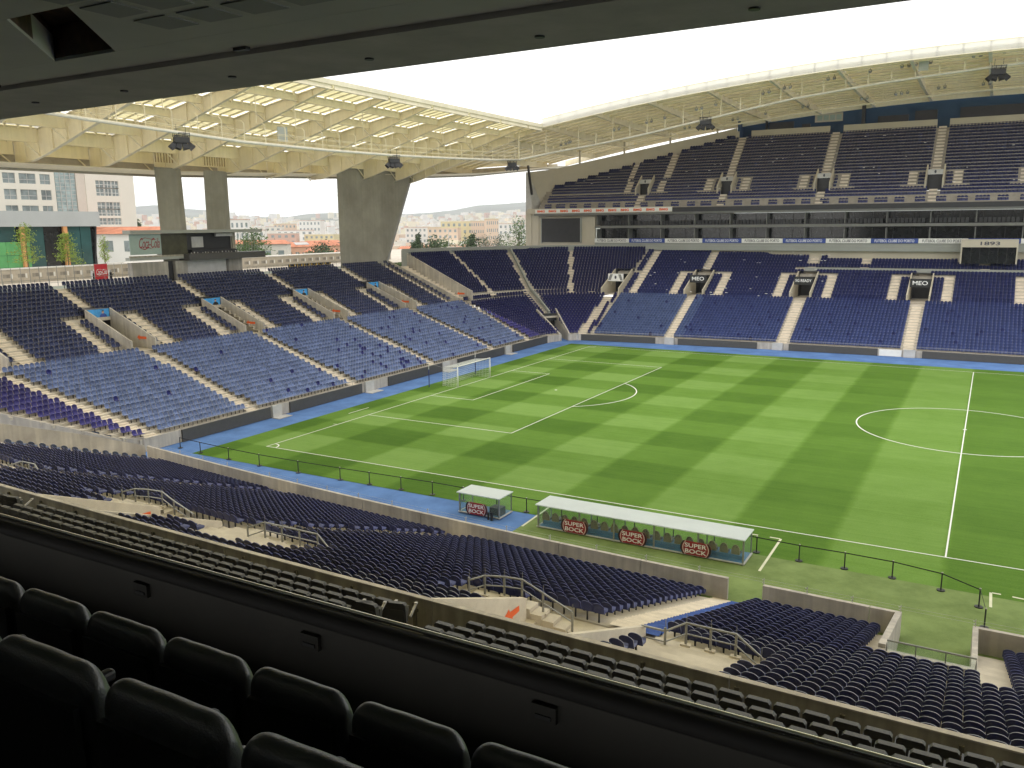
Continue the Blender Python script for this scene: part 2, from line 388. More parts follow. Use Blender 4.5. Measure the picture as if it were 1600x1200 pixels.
def pan_template(W=.43):
    v = [(-W/2, -.17, .40), (W/2, -.17, .40), (W/2, .10, .405), (-W/2, .10, .405), (-W/2+.04, .21, .44), (W/2-.04, .21, .44),
         (-W/2, -.17, .36), (W/2, -.17, .36), (W/2, .10, .36), (-W/2, .10, .36), (-W/2+.04, .215, .385), (W/2-.04, .215, .385)]
    f = [(0, 1, 2, 3), (3, 2, 5, 4), (4, 5, 11, 10), (6, 9, 8, 7), (9, 10, 11, 8), (0, 3, 9, 6), (3, 4, 10, 9), (1, 7, 8, 2), (2, 8, 11, 5), (0, 6, 7, 1)]
    return v, f
def leg_template():
    b = MB(); b.box(-.03, .03, -.20, .06, .30, .36); b.box(-.025, .025, -.20, -.14, 0, .34); return b
def bulk_template(nu, nv, legs=True, W=.445, zs_=1.):
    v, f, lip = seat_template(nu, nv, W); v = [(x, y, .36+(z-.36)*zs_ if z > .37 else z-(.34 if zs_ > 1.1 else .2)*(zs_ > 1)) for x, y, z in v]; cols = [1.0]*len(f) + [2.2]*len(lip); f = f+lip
    pv, pf = pan_template(); k = len(v); v = v+pv; f = f+[tuple(i+k for i in q) for q in pf]; cols += [1.0]*len(pf)
    if legs:
        k = len(v); b = MB(); b.box(-.025, .025, -.20, -.14, 0, .38); v = v+b.v; f = f+[tuple(i+k for i in q) for q in b.f]; cols += [-1.0]*len(b.f)
    quads = [q for q in f]; assert all(len(q) == 4 for q in quads)
    return np.array(v, float), np.array(quads, int), np.array(cols)
def bulk_seats(name, recs, tmpl, lip_sheen=.035, **k):
    """recs: list of (x,y,z,yaw,(r,g,b))"""
    if not recs: return
    V, F, C = tmpl; N = len(recs); A = np.array([r[:4] for r in recs]); T = np.array([r[4] for r in recs])
    c, s = np.cos(A[:, 3]), np.sin(A[:, 3]); X = np.empty((N, len(V), 3))
    X[:, :, 0] = V[:, 0]*c[:, None] - V[:, 1]*s[:, None] + A[:, 0:1]
    X[:, :, 1] = V[:, 0]*s[:, None] + V[:, 1]*c[:, None] + A[:, 1:2]
    X[:, :, 2] = V[:, 2] + A[:, 2:3]
    FF = (F[None] + (np.arange(N)*len(V))[:, None, None]).reshape(-1)
    nf = N*len(F); me = bpy.data.meshes.new(name); me.vertices.add(N*len(V)); me.vertices.foreach_set('co', X.ravel())
    me.loops.add(nf*4); me.loops.foreach_set('vertex_index', FF.astype(np.int32))
    me.polygons.add(nf); me.polygons.foreach_set('loop_start', np.arange(nf, dtype=np.int32)*4)
    me.update(calc_edges=True)
    at = me.attributes.new('tint', 'FLOAT_COLOR', 'FACE')
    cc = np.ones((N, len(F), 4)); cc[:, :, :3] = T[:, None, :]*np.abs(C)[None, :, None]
    lip = C > 1.5; cc[:, lip, :3] = T[:, None, :]*1.6 + lip_sheen  # rim faces tinted lighter: edge highlight put into the seat colour
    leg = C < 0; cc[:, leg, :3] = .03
    at.data.foreach_set('color', cc.ravel()); me.materials.append(M['seats'])
    return link(name, me, None, kind='stuff', **k)

NAVY = (.027, .036, .135)
def jit(c, a=.12):
    k = 1+random.uniform(-a, a); return (c[0]*k, c[1]*k, c[2]*k)
def mixc(a, b, t): t = max(0, min(1, t)); return tuple(p+(q-p)*t for p, q in zip(a, b))

# ---------------------------------------------------------------- the three lower stands: profiles
# each profile: list of (depth, z) for the tread of row r
NEAR = [(.42+.75*r, .255*r) for r in range(34)]
END_ = [(.5+.8*r, 1.1+.28*r) if r < 19 else (.5+.8*19+.79*(r-19), 6.45+.355*(r-19)) for r in range(36)]
FAR_ = [(.6+.68*r, .95+.33*r) if r < 18 else (.6+.68*18+.81*(r-18), 6.75+.435*(r-18)) for r in range(35)]
CX, CY = -2.6, 67.6                                   # centre of the far corner
def Pn(s, d): return (s, yf(s)-d)
def Pe(s, d): return (-7.9-d, s)
def Pf(s, d): return (s, yF(s)+d)
FD_ = [q[0] for q in FAR_]; ED_ = [q[0] for q in END_][:35]
def zc(a, r):
    if r > 18: return FAR_[r][1]
    if r < 0: return END_[0][1]-1
    c = math.cos(R(a))**2; return END_[r][1]*c+FAR_[r][1]*(1-c)
def Pc(a, d):                                         # a in degrees: 0 = end stand side, 90 = far stand side
    ra, rb = 5.3+float(np.interp(d, FD_, ED_, left=ED_[0]+(d-FD_[0]))), (yF(CX)-CY)+d
    return (CX-ra*math.cos(R(a)), CY+rb*math.sin(R(a)))
YPAR = lambda x: -32.55 + .00045*(55-x)**2            # near parapet line

def terrace(mb, P, prof, s0, s1, step, rows, cut, m=0, zf=None):
    """treads and risers between s0 and s1; cut(s,r) True where there is a hole"""
    n = max(1, int(round((s1-s0)/step))); ss = [s0+(s1-s0)*i/n for i in range(n+1)]
    for r in rows:
        d, z = prof[r]; dn = prof[r+1][0] if r+1 < len(prof) else d+.8; dn -= .42; dd = d-.42
        zp = prof[r-1][1] if r else z-1.0
        for a, b in zip(ss[:-1], ss[1:]):
            if cut((a+b)/2, r): continue
            if zf: z = zf((a+b)/2, r); zp = zf((a+b)/2, r-1)
            p, q = P(a, dd), P(b, dd); u, w = P(a, dn), P(b, dn)
            mb.quad((*p, z), (*q, z), (*w, z), (*u, z), m)
            mb.quad((*p, zp), (*q, zp), (*q, z), (*p, z), m)
# passages of the end stand and the far stand
def t_layout(s, r, centres, R0, half=1.35, aisle=.62, low=None, inner=(1.55, 3.05), strip=(3.05, 4.35), nrow=9, cross=4.9):
    """returns 'seat','aisle','hole' for a stand with tunnel mouths at rows R0.. and T shaped aisles"""
    for c in centres:
        cc = c; cl = low(c, r) if low else c
        t = s-cc
        if r < R0-1:
            if abs(s-cl) < aisle: return 'aisle'
        elif r <= R0:
            if abs(t) < (cross if r == R0 else aisle): return 'aisle'
        elif r < R0+nrow:
            if abs(t) < half: return 'hole'
            if inner[0]-.1 < abs(t) < inner[1]: return 'seat' if r < R0+nrow-1 else 'aisle'
            if abs(t) < strip[1]: return 'aisle'
        elif abs(t-(3.7 if c == -4.3 else 0)) < aisle: return 'aisle'
    return 'seat'
ENDC = [-9.9, 5.6, 20.9, 36.4, 52.2]
def end_low(c, r):
    k = (18-r)/18.; fr = {-9.9: -5.2, 5.6: 6.3, 20.9: 21.3, 36.4: 37.0, 52.2: 52.0}[c]
    return c+(fr-c)*k
def end_lay(s, r):
    # the last aisle fans from the walled stair at 67.5 down to 62.8 at the front
    if r <= 18:
        k = (18-r)/18.; c = 67.2+(63.0-67.2)*k
        if abs(s-c) < .62: return 'aisle'
    if r == 18 and 62.6 < s: return 'aisle'
    if r > 18 and s > 64.9: return 'out'
    if r > 18 and 62.6 < s < 63.7: return 'aisle'
    # near left end is cut off by a slanting wall
    d = END_[r][0]
    if s < -6.3-d*.84: return 'out'
    return t_layout(s, r, ENDC, 18, low=end_low)
FARC = [-4.3, 10.1, 27.1, 44.1, 61]
def far_lay(s, r):
    if s < CX: return 'out'
    if s > 25 and r in (18+9, 18+10) : return 'aisle' if r == 27 else 'seat'
    if s > 25.0 and r >= 33: return 'out'
    if 29.5 < s < 47.5 and r == 31: return 'aisle'
    if r > 27 and s > 25:
        for c in (27.1, 35.3, 52.5):
            if abs(s-c) < .7: return 'aisle'
        if 49 < s < 56.7 and r > 29: return 'out'
        return 'seat'
    if r < 27 and r > 18 and s > 20:
        pass
    return t_layout(s, r, FARC, 17, half=1.45)
def cor_lay(a, r):
    """corner: a in degrees"""
    P = Pc(a, FAR_[r][0]); x, y = P
    if r > 18 and y < 69.4: return 'out'
    if r <= 17 and a > 88.5: return 'aisle'
    if r <= 17:
        # open recess in the middle of the corner at pitch level
        if r < 8 and 36 < a < 50: return 'hole'
        if 41.2 < a < 45.5: return 'aisle'
        if r == 17 and abs(x+4.3) < 1.6: return 'hole'
        if abs(x+4.3) < .75 and a > 60: return 'aisle'
        if r == 17: return 'aisle'
        d = FAR_[r][0]
        if a < 0: return 'out'
        return 'seat'
    if r < 26 and abs(x+4.3) < 1.6: return 'hole'
    w = 70./(FAR_[r][0]+6)/2
    if abs(a-21.5) < w*.62 or abs(a-43) < w*1.15 or abs(a-64) < w*.62: return 'aisle'
    return 'seat'

recs_near, recs_end, recs_far = [], [], []
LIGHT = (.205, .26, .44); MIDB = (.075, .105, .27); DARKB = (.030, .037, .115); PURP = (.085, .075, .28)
# end stand seats
for r, (d, z) in enumerate(END_):
    s = -40.
    while s < 67.4:
        lay = end_lay(s, r)
        if lay == 'seat' and end_lay(s-.18, r) == 'seat' and end_lay(s+.18, r) == 'seat':
            x, y = Pe(s, d)
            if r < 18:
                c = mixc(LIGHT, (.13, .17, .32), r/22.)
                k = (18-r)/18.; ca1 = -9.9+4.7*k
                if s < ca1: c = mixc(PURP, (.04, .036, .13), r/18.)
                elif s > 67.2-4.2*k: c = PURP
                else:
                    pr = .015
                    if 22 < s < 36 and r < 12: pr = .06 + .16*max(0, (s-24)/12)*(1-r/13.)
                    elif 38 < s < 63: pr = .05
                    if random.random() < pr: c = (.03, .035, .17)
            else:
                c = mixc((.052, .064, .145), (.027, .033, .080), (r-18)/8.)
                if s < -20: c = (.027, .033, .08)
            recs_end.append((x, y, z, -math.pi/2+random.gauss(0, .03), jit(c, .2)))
        s += .5
# corner seats
for r, (d, z) in enumerate(FAR_):
    a = 1.
    while a < 89.5:
        P0 = Pc(a, d)
        if cor_lay(a, r) == 'seat' and P0[0] < CX-.3:
            da = .01; P1 = Pc(a+da, d); yaw = math.atan2(P1[1]-P0[1], P1[0]-P0[0])+math.pi
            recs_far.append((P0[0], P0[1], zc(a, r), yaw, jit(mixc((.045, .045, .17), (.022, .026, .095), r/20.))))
        rr = math.hypot(5.3+d, 5.3+d)/1.414; a += math.degrees(.5/rr)
# far stand seats
for r, (d, z) in enumerate(FAR_):
    s = CX
    while s < 75:
        if far_lay(s, r) == 'seat' and far_lay(s-.18, r) == 'seat' and far_lay(s+.18, r) == 'seat':
            x, y = Pf(s, d); yaw = math.pi - .0022*(s-52.5)
            if r < 17:
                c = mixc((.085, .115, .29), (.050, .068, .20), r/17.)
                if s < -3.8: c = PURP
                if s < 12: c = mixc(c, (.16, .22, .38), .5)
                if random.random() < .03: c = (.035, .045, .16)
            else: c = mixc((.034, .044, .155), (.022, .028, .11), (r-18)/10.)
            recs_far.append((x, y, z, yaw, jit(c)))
        s += .5

# near stand layout
AF = [lambda y: 43.4, lambda y: 26.3+.16*(y+14), lambda y: 10.1+.2*(y+16)]      # aisle centre lines
AW = [.95, .8, .8]
G = [dict(a=39.7, b=44.1, R=(45.46, 47.5), L=(37.3, 39.3), yR=-25.95, yL=-25.5, yB=-40), dict(a=19.2, b=23.3, R=(26.0, 29.5), L=(16.2, 18.4), yR=-25.5, yL=-24.7, yB=-29.2), dict(a=.2, b=4.3, R=(6.4, 8.0), L=(-3.4, -1.2), yR=-24.7, yL=-24.5, yB=-28.5)]
def near_lay(x, r):
    d, z = NEAR[r]; y = yf(x)-d
    if y < YPAR(x)+.55: return 'out'
    if x > 70 or x < (-3.3-.12*max(0, r-8)): return 'out'
    for f, w in zip(AF, AW):
        if abs(x-f(y)) < w and y > -25.2: return 'aisle'
    for q in G:
        if q['a']-.2 < x < q['b']+.2 and y < -24.6: return 'hole'
        if q['L'][0]-.3 < x < q['a'] and -27.6 < y < q['yL']+.3: return 'land'
        if q['b']+.1 < x < q['R'][0]-.1 and -27.6 < y < -25.0: return 'aisle'
        if q['R'][0]-.3 < x < q['R'][1]+(.75 if y > -27.8 else .1) and q['yB'] < y < q['yR']+.3: return 'land'
    if 50.75 < x < 54.25 and y > -19.55: return 'hole'
    if 54.25 <= x < 55.2 and y > -22: return 'aisle'
    if x > 56.55 and y > -24: return 'aisle'
    return 'seat'
for r, (d, z) in enumerate(NEAR):
    x = -6.5
    while x < 66:
        if near_lay(x, r) == 'seat' and near_lay(x-.19, r) == 'seat' and near_lay(x+.19, r) == 'seat':
            yaw = -.0022*(52.5-x)
            recs_near.append((x, yf(x)-d, z, yaw+random.gauss(0, .022), jit(NAVY if x > 5 else (.026, .034, .125), .2)))
        x += .48
for r in range(1, 15):
    x = -3.9-.1*r
    recs_near.append((x, yf(x)-NEAR[r][0], NEAR[r][1], .5, (.07, .10, .19)))
# ------ which near seats are modelled one by one: those that show largest
A = np.array([q[:3] for q in recs_near]); u, v, dep = project(A+np.array([0, -.2, .7]))
vis = (u > -20) & (u < 1620) & (v > 0) & (v < 1210)
order = sorted([i for i in range(len(recs_near)) if vis[i]], key=lambda i: dep[i])[:300]
oset = set(order)
sv, sf, sl = seat_template(8, 4, .472)
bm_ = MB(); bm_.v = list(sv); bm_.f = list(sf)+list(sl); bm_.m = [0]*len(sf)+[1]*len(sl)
back_me = bm_.mesh('backrest', ['navy', 'navylip_sheen'], smooth=False)
pv, pf = pan_template(); bp_ = MB(); bp_.v = list(pv); bp_.f = list(pf); bp_.m = [0]*len(pf); pan_me = bp_.mesh('seat_pan', ['navy'])
leg_me = leg_template().mesh('bracket', ['black'])
SEATL = 'dark navy plastic seat with a rounded back in the lower stand below the camera'
SEATG = 'nearest navy seats of the lower stand'
def nth(n): return '%d%s' % (n, 'th' if 10 < n % 100 < 20 else {1: 'st', 2: 'nd', 3: 'rd'}.get(n % 10, 'th'))
def seat_label(i):
    x, y, z = recs_near[i][:3]; r = int(round(z/.255)); side = x > 43.25
    k = sum(1 for q in recs_near if abs(q[2]-z) < .01 and (q[0] > 43.25) == side and abs(q[0]-43.25) < abs(x-43.25))+1
    return 'navy seat, %s %s of the blue carpeted aisle, %s row from the turf' % (nth(k), 'right' if side else 'left', nth(r+1))
proto = None
for i in order:
    x, y, z, yaw, c = recs_near[i]
    if proto is None:
        proto = thing('stadium_chair', (x, y, z), seat_label(i), 'seat', SEATG, rz=yaw)
        for nm, me in (('backrest', back_me), ('seat_pan', pan_me), ('bracket', leg_me)): link(nm, me, proto, loc=(0, 0, 0))
    else: copy_tree(proto, (x, y, z), yaw, label=seat_label(i))
rest = [recs_near[i] for i in range(len(recs_near)) if i not in oset]
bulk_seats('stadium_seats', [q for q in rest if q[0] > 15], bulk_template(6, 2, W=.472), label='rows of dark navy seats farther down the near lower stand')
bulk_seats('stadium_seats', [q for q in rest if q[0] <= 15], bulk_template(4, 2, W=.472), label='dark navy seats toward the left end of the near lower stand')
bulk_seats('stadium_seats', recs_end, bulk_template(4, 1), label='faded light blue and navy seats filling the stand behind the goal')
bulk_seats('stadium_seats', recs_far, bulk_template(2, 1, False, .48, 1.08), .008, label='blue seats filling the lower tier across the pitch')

# ---------------------------------------------------------------- terraces
def tstep(mb, P, prof, sf_, w, rows, m=0):
    """half-height steps of an aisle; sf_(r) centre, w half width"""
    for r in rows:
        d, z = prof[r]; zn = prof[r+1][1] if r+1 < len(prof) else z+.3; dn = (prof[r+1][0] if r+1 < len(prof) else d+.8)-.42
        a, b = sf_(r)-w, sf_(r)+w; h = (zn-z)/2; dm = dn-.36
        p, q, u_, w_ = P(a, dm), P(b, dm), P(a, dn), P(b, dn)
        mb.quad((*p, z+h), (*q, z+h), (*w_, z+h), (*u_, z+h), m); mb.quad((*p, z), (*q, z), (*q, z+h), (*p, z+h), m)
        p, q, u_, w_ = P(a, d-.42), P(b, d-.42), P(a, dm), P(b, dm)
        mb.quad((*p, z+.006), (*q, z+.006), (*w_, z+.006), (*u_, z+.006), m)
end = thing('grandstand', (-8, 30, 0), 'concrete grandstand with faded light blue seats behind the goal', 'grandstand')
T = MB(); terrace(T, Pe, END_, -38, 67.5, .5, range(36), lambda s, r: end_lay(s, r) in ('hole', 'out')); T.build('terrace', 'tread', end)
far = thing('grandstand', (25, 76, 0), 'two tier grandstand across the pitch with glazed boxes between the tiers', 'grandstand')
T = MB(); terrace(T, Pf, FAR_, CX, 75, .5, range(35), lambda s, r: t_layout(s, r, FARC, 17, half=1.45) == 'hole')
terrace(T, Pc, FAR_, 0, 90, 1.5, range(35), lambda a, r: cor_lay(a, r) in ('hole', 'out'), zf=zc); T.build('terrace', 'tread', far)
near = thing('grandstand', (25, -12, 0), 'near grandstand of dark navy seats seen from its upper boxes', 'grandstand')
T = MB(); terrace(T, Pn, NEAR, -9, 70, .5, range(34), lambda s, r: near_lay(s, r) == 'hole' or yf(s)-NEAR[r][0] < YPAR(s)-.2 or s < -5.9-NEAR[r][0]*.14-.4); T.build('terrace', 'tread', near)
# aisle steps
for i, c in enumerate(ENDC):
    A_ = MB(); tstep(A_, Pe, END_, lambda r: end_low(c, r), .62, range(0, 17)); tstep(A_, Pe, END_, lambda r: c, .62, range(27, 35))
    for sg in (-1, 1): tstep(A_, Pe, END_, lambda r: c+sg*3.72, .64, range(19, 27))
    A_.build('aisle_steps', 'aisle', end, kind='stuff')
A_ = MB(); tstep(A_, Pe, END_, lambda r: 67.2-4.2*(18-r)/18, .62, range(0, 17)); tstep(A_, Pe, END_, lambda r: 63.15, .5, range(19, 35)); A_.build('aisle_steps', 'aisle', end, kind='stuff')
for c in FARC:
    A_ = MB(); tstep(A_, Pf, FAR_, lambda r: c, .66, range(0, 16)); tstep(A_, Pf, FAR_, lambda r: c+(3.7 if c < 0 else 0), .62, range(26, 27 if c > 25 else 34))
    for sg in (-1, 1): tstep(A_, Pf, FAR_, lambda r: c+sg*3.72, .64, range(18, 26))
    A_.build('aisle_steps', 'aisle', far, kind='stuff')
for c in (27.1, 35.3, 52.5):
    A_ = MB(); tstep(A_, Pf, FAR_, lambda r: c, .66, range(28, 33)); A_.build('aisle_steps', 'aisle', far, kind='stuff')
for ang in (21.5, 64):
    A_ = MB()
    for r in range(18, 34):
        w = math.degrees(.6/(FAR_[r][0]+5.3)); tstep(A_, Pc, FAR_, lambda q: ang, w, [r])
    A_.build('aisle_steps', 'aisle', far, kind='stuff')
for sg in (-1, 1):
    A_ = MB()
    for r in range(8, 34):
        w = math.degrees(.42/(FAR_[r][0]+5.3)); tstep(A_, Pc, FAR_, lambda q: 43.2+sg*w*1.75, w, [r])
    A_.build('aisle_steps', 'aisle', far, kind='stuff')
B_ = MB()
for r in range(8, 34):                                # dark sunken rail between the two stair flights
    p, q = Pc(43.2, FAR_[r][0]-.4), Pc(43.2, FAR_[min(r+1, 34)][0]-.4)
    B_.bar((*p, FAR_[r][1]+.5), (*q, FAR_[min(r+1, 34)][1]+.5), .28, .55)
B_.build('stair_divider', 'greybeam', far)
for k, f in enumerate(AF):
    ff = lambda r: f(-12-.75*r)
    A_ = MB()
    if k == 0:
        tstep(A_, Pn, NEAR, lambda r: 42.92, .46, range(0, 18)); A_.build('aisle_steps', 'aisle', near, kind='stuff')
        A_ = MB(); tstep(A_, Pn, NEAR, lambda r: 43.86, .47, range(0, 18)); A_.build('aisle_steps', 'carpet', near, label='steps covered with blue carpet', kind='stuff')
    else: tstep(A_, Pn, NEAR, ff, .7, range(0, 17)); A_.build('aisle_steps', 'aisle', near, kind='stuff')

# ---- tunnel mouths (vomitories): side walls that follow the rake, floor, back wall
def mouth_walls(P, prof, c, half, r0, r1, parent, wallm, th=.18, zfloor=None, arrow=None, poster=None, banner=None, sgn=1):
    zf = prof[r0][1] if zfloor is None else zfloor
    for sg in (-1, 1):
        W = MB(); a, b = c+sg*half, c+sg*(half+th)
        d0, d1 = prof[r0][0]-.3, prof[r1][0]-.3; z0, z1 = prof[r0][1]+1.25, prof[r1][1]+.95
        pts_lo = [(*P(a, d0), zf-.3), (*P(a, d1), zf-.3), (*P(a, d1), z1), (*P(a, d0+.35), z0+.05), (*P(a, d0), z0-.05)]
        pts_hi = [(*P(b, d0), zf-.3), (*P(b, d1), zf-.3), (*P(b, d1), z1), (*P(b, d0+.35), z0+.05), (*P(b, d0), z0-.05)]
        W.hexa(pts_lo, pts_hi); w = W.build('side_wall', wallm, parent)
    F = MB(); a, b = c-half, c+half
    p, q, u_, w_ = P(a, prof[r0][0]-.5), P(b, prof[r0][0]-.5), P(b, prof[r1][0]+4), P(a, prof[r1][0]+4)
    F.quad((*p, zf+.01), (*q, zf+.01), (*u_, zf+.01), (*w_, zf+.01)); F.build('passage_floor', 'tread', parent)
    D = MB(); dB = prof[r1][0]-.35; zt = prof[r1][1]+.95
    p, q = P(a-.1, dB+2.5), P(b+.1, dB+2.5); D.quad((*p, zf-2), (*q, zf-2), (*q, zt), (*p, zt))
    for e_ in (a, b): p, q = P(e_, dB), P(e_, dB+2.5); D.quad((*p, zf-2), (*q, zf-2), (*q, zt), (*p, zt))
    p, q, u_, w_ = P(a, dB), P(b, dB), P(b, dB+2.5), P(a, dB+2.5); D.quad((*p, zt-.05), (*q, zt-.05), (*u_, zt-.05), (*w_, zt-.05))
    D.build('passage_back', 'black', parent)
def arrow_mesh(parent, o, ax, size, m='orange'):
    """flat arrow pointing to local -x ; ax rows: x axis, y axis"""
    pts = [(-1, 0), (-.45, .42), (-.45, .18), (1, .18), (1, -.18), (-.45, -.18), (-.45, -.42)]
    X, Y = Vector(ax[0]), Vector(ax[1]); A__ = MB(); A__.poly([tuple(Vector(o)+X*(a*size)+Y*(b*size)) for a, b in pts]); return A__.build('arrow_sign', m, parent)
for c in ENDC:
    mouth_walls(Pe, END_, c, 1.35, 18, 27, end, 'wall')
    a = c+1.35-.012; xm = Pe(0, END_[19][0])[0]
    arrow_mesh(end, (xm-1.0, a, 7.25), [(1, 0, 0), (0, 0, 1)], .75)
    # poster on the back wall above the stair
    Q = MB(); xb = Pe(0, END_[27][0]-.3)[0]; z1 = END_[27][1]+.95
    Q.box(xb-.05, xb, c-1.33, c+1.33, z1-1.15, z1-.05); po = Q.build('poster', 'posterblue', end, label='blue poster with a cut out portrait figure')
    F_ = MB(); px = xb+.012; cy = c+.55
    F_.poly([(px, cy-.45, z1-1.15), (px, cy+.5, z1-1.15), (px, cy+.42, z1-.72), (px, cy+.15, z1-.55), (px, cy-.12, z1-.55), (px, cy-.38, z1-.75)], 0)
    F_.poly([(px+.004, cy-.12+.0+.14*math.cos(t_)+.14, z1-.40+.17*math.sin(t_)) for t_ in np.linspace(0, 2*math.pi, 9)[:-1]], 1)
    F_.poly([(px+.008, cy+.02+.16*math.cos(t_), z1-.34+.13*math.sin(t_)) for t_ in np.linspace(0, math.pi, 6)], 2)
    F_.build('printed_figure', ['bannerblue' if c in (5.6, -9.9) else 'black', 'skin', 'black'], po)
for i, c in enumerate(FARC):
    mouth_walls(Pf, FAR_, c, 1.45, 17, 25, far, 'beige')
    yb = yF(c)+FAR_[20][0]; z0, z1 = 7.6+1.2, 7.6+2.45
    H = MB(); H.box(c-1.43, c+1.43, yb-.1, yb+.1, z0-.05, z1); fb = H.build('header_sign', 'black' if i else 'white', far)
    if i in (1, 3, 4): lettering('MEO', fb, (c, yb-.115, (z0+z1)/2), AX_FAR, 2.1, .62, 'lettw', bold=.012)
    if i == 2: lettering('5G READY', fb, (c, yb-.115, (z0+z1)/2), AX_FAR, 2.5, .45, 'lettw', bold=.012)
    if i == 0:
        e = MB(); e.poly([(c+.2*math.cos(t_), yb-.11, (z0+z1)/2+.3*math.sin(t_)) for t_ in np.linspace(0, 2*math.pi, 11)[:-1]]); e.build('emblem', 'lettk', fb)
        e = MB()
        for sg in (-1, 1): e.quad((c+sg*1.4, yb-.108, z0+.1), (c+sg*.9, yb-.108, z0+.1), (c+sg*.5, yb-.108, z1-.1), (c+sg*1.0, yb-.108, z1-.1))
        e.build('stripe', 'steel', fb)
# walled stair at the join of the end stand and the corner
W = MB(); xa, xb = Pe(0, END_[18][0])[0]+.6, -36.6
for y0, y1, dz0, dz1 in ((65.2, 65.42, .55, .6), (69.0, 69.3, 1.5, 2.2)):
    zs = 6.2; W.hexa([(xa, y0, zs-1.2), (xb, y0, 5), (xb, y0, 12.3+dz1), (xa+-.4, y0, 6.5+dz0), (xa, y0, 6.4+dz0)], [(xa, y1, zs-1.2), (xb, y1, 5), (xb, y1, 12.3+dz1), (xa-.4, y1, 6.5+dz0), (xa, y1, 6.4+dz0)])
W.build('stair_wall', 'wall', end)
W = MB()
for k in range(17):
    d, z = END_[18+k]; x1 = Pe(0, d-.4)[0]; W.box(x1-.8, x1, 65.43, 68.99, z-.6, z)
W.build('stair_flight', 'aisle', end)
arrow_mesh(end, (xa-2.2, 68.985, 7.35), [(1, 0, 0), (0, 0, 1)], .75)
# front walls and advertising boards
def curve_wall(mb, f, x0, x1, z0, z1, th, step=2., m=0, side=1):
    n = max(1, int((x1-x0)/step)); xs = [x0+(x1-x0)*i/n for i in range(n+1)]
    for a, b in zip(xs[:-1], xs[1:]): mb.hexa([(a, f(a), z0), (b, f(b), z0), (b, f(b)+th*side, z0), (a, f(a)+th*side, z0)], [(a, f(a), z1), (b, f(b), z1), (b, f(b)+th*side, z1), (a, f(a)+th*side, z1)], m)
W = MB(); W.box(-8.1, -7.9, -6.2, 69, 0, 1.12); W.build('front_wall', 'wall', end)
W = MB(); curve_wall(W, lambda x: yF(x), CX-1.2, 75, 0, 1.0, .2, 2); W.build('front_wall', 'wall', far)
for k, (a, b, lb) in enumerate([(-2.4, 8.2, 'nearest the corner flag'), (10.9, 22.3, 'left of the goal'), (27.2, 38.4, 'behind the goal'), (42.3, 54.6, 'right of the goal'), (57.3, 68.6, 'nearest the far corner')]):
    W = MB(); W.box(-7.86, -7.70, a, b, .02, 1.12); o = W.build('advertising_board', 'board', label='dark unlit advertising board at the foot of the end stand, ' + lb, cat='board', group='unlit boards round the pitch')
for k, (a, b, lb) in enumerate([(-4.2, 8.0, 'at the corner'), (11.6, 23.6, 'second from the corner'), (28.2, 40.3, 'left of the halfway line'), (46, 58.2, 'behind the halfway line')]):
    W = MB(); curve_wall(W, lambda x: yF(x)-.2, a, b, .02, 1.0, .16, 2.5); W.build('advertising_board', 'board', label='dark unlit advertising board below the far stand, ' + lb, cat='board', group='unlit boards round the pitch')
for k, (y, w) in enumerate([(9.0, 1.2), (23.6, 1.5), (39.3, 1.6), (55.6, 1.3)]):
    W = MB(); W.box(-7.85, -7.6, y-w/2, y+w/2, .02, 1.2); W.box(-7.6, -6.6, y-w/2-.2, y+w/2+.4, .0, .06); W.build('gate_panel', 'whitegrey', end)
for k, (x, w) in enumerate([(-5.0, .9), (10.3, 1.5), (26.6, 1.5), (44.4, 1.5)]):
    W = MB(); y = yF(x); W.box(x-w/2, x+w/2, y-.42, y-.02, .02, 1.1); W.build('gate_panel', 'whitegrey', far)
W = MB(); x = 42.2; y = yF(x); W.box(40.5, 43.4, y-.06, y, .03, .95); W.build('pale_panel', 'white', far)
# thin rails along the top of the front walls
W = MB()
for s in np.arange(-3, 68, 2.0): W.tube([(-8.0, s, 1.1), (-8.0, s, 1.55)], .02, 4)
W.tube([(-8.0, -4, 1.55), (-8.0, 69, 1.55)], .02, 4); W.build('front_rail', 'steel', end)
W = MB()
for s in np.arange(-3, 62, 1.5): W.tube([(s, yF(s)+.1, 1.0), (s, yF(s)+.1, 1.5)], .02, 4)
xs = list(np.arange(-3, 62, 4)); W.tube([(x, yF(x)+.1, 1.5) for x in xs], .02, 4); W.build('front_rail', 'steel', far)
# slanting side wall of the end stand by the near corner, and corner recess walls
W = MB(); p0 = (-7.9, -6.2); pts = [(p0[0], p0[1]), (-9.0, -7.6), (-16, -13.4), (-26, -21.9)]; zz = [1.25, 1.3, 4.0, 7.8]
for (a, b), (za, zb) in zip(zip(pts[:-1], pts[1:]), zip(zz[:-1], zz[1:])):
    W.hexa([(a[0], a[1], 0), (b[0], b[1], 0), (b[0]-.2, b[1]+.2, 0), (a[0]-.2, a[1]+.2, 0)], [(a[0], a[1], za), (b[0], b[1], zb), (b[0]-.2, b[1]+.2, zb), (a[0]-.2, a[1]+.2, za)])
W.build('side_wall', 'wall', end)
W = MB()
for ang, r1 in ((36, 9), (50, 9)):
    p, q = Pc(ang, FAR_[0][0]-.7), Pc(ang, FAR_[r1][0]); dx, dy = (.2, .15) if ang < 40 else (-.15, -.2)
    W.hexa([(*p, 0), (*q, 0), (q[0]-dx, q[1]-dy, 0), (p[0]-dx, p[1]-dy, 0)], [(*p, 1.2), (*q, FAR_[r1][1]+.7), (q[0]-dx, q[1]-dy, FAR_[r1][1]+.7), (p[0]-dx, p[1]-dy, 1.2)])
W.build('recess_wall', 'wall', far)
W = MB(); p, q = Pc(36.5, FAR_[8][0]-.3), Pc(49.5, FAR_[8][0]-.3)
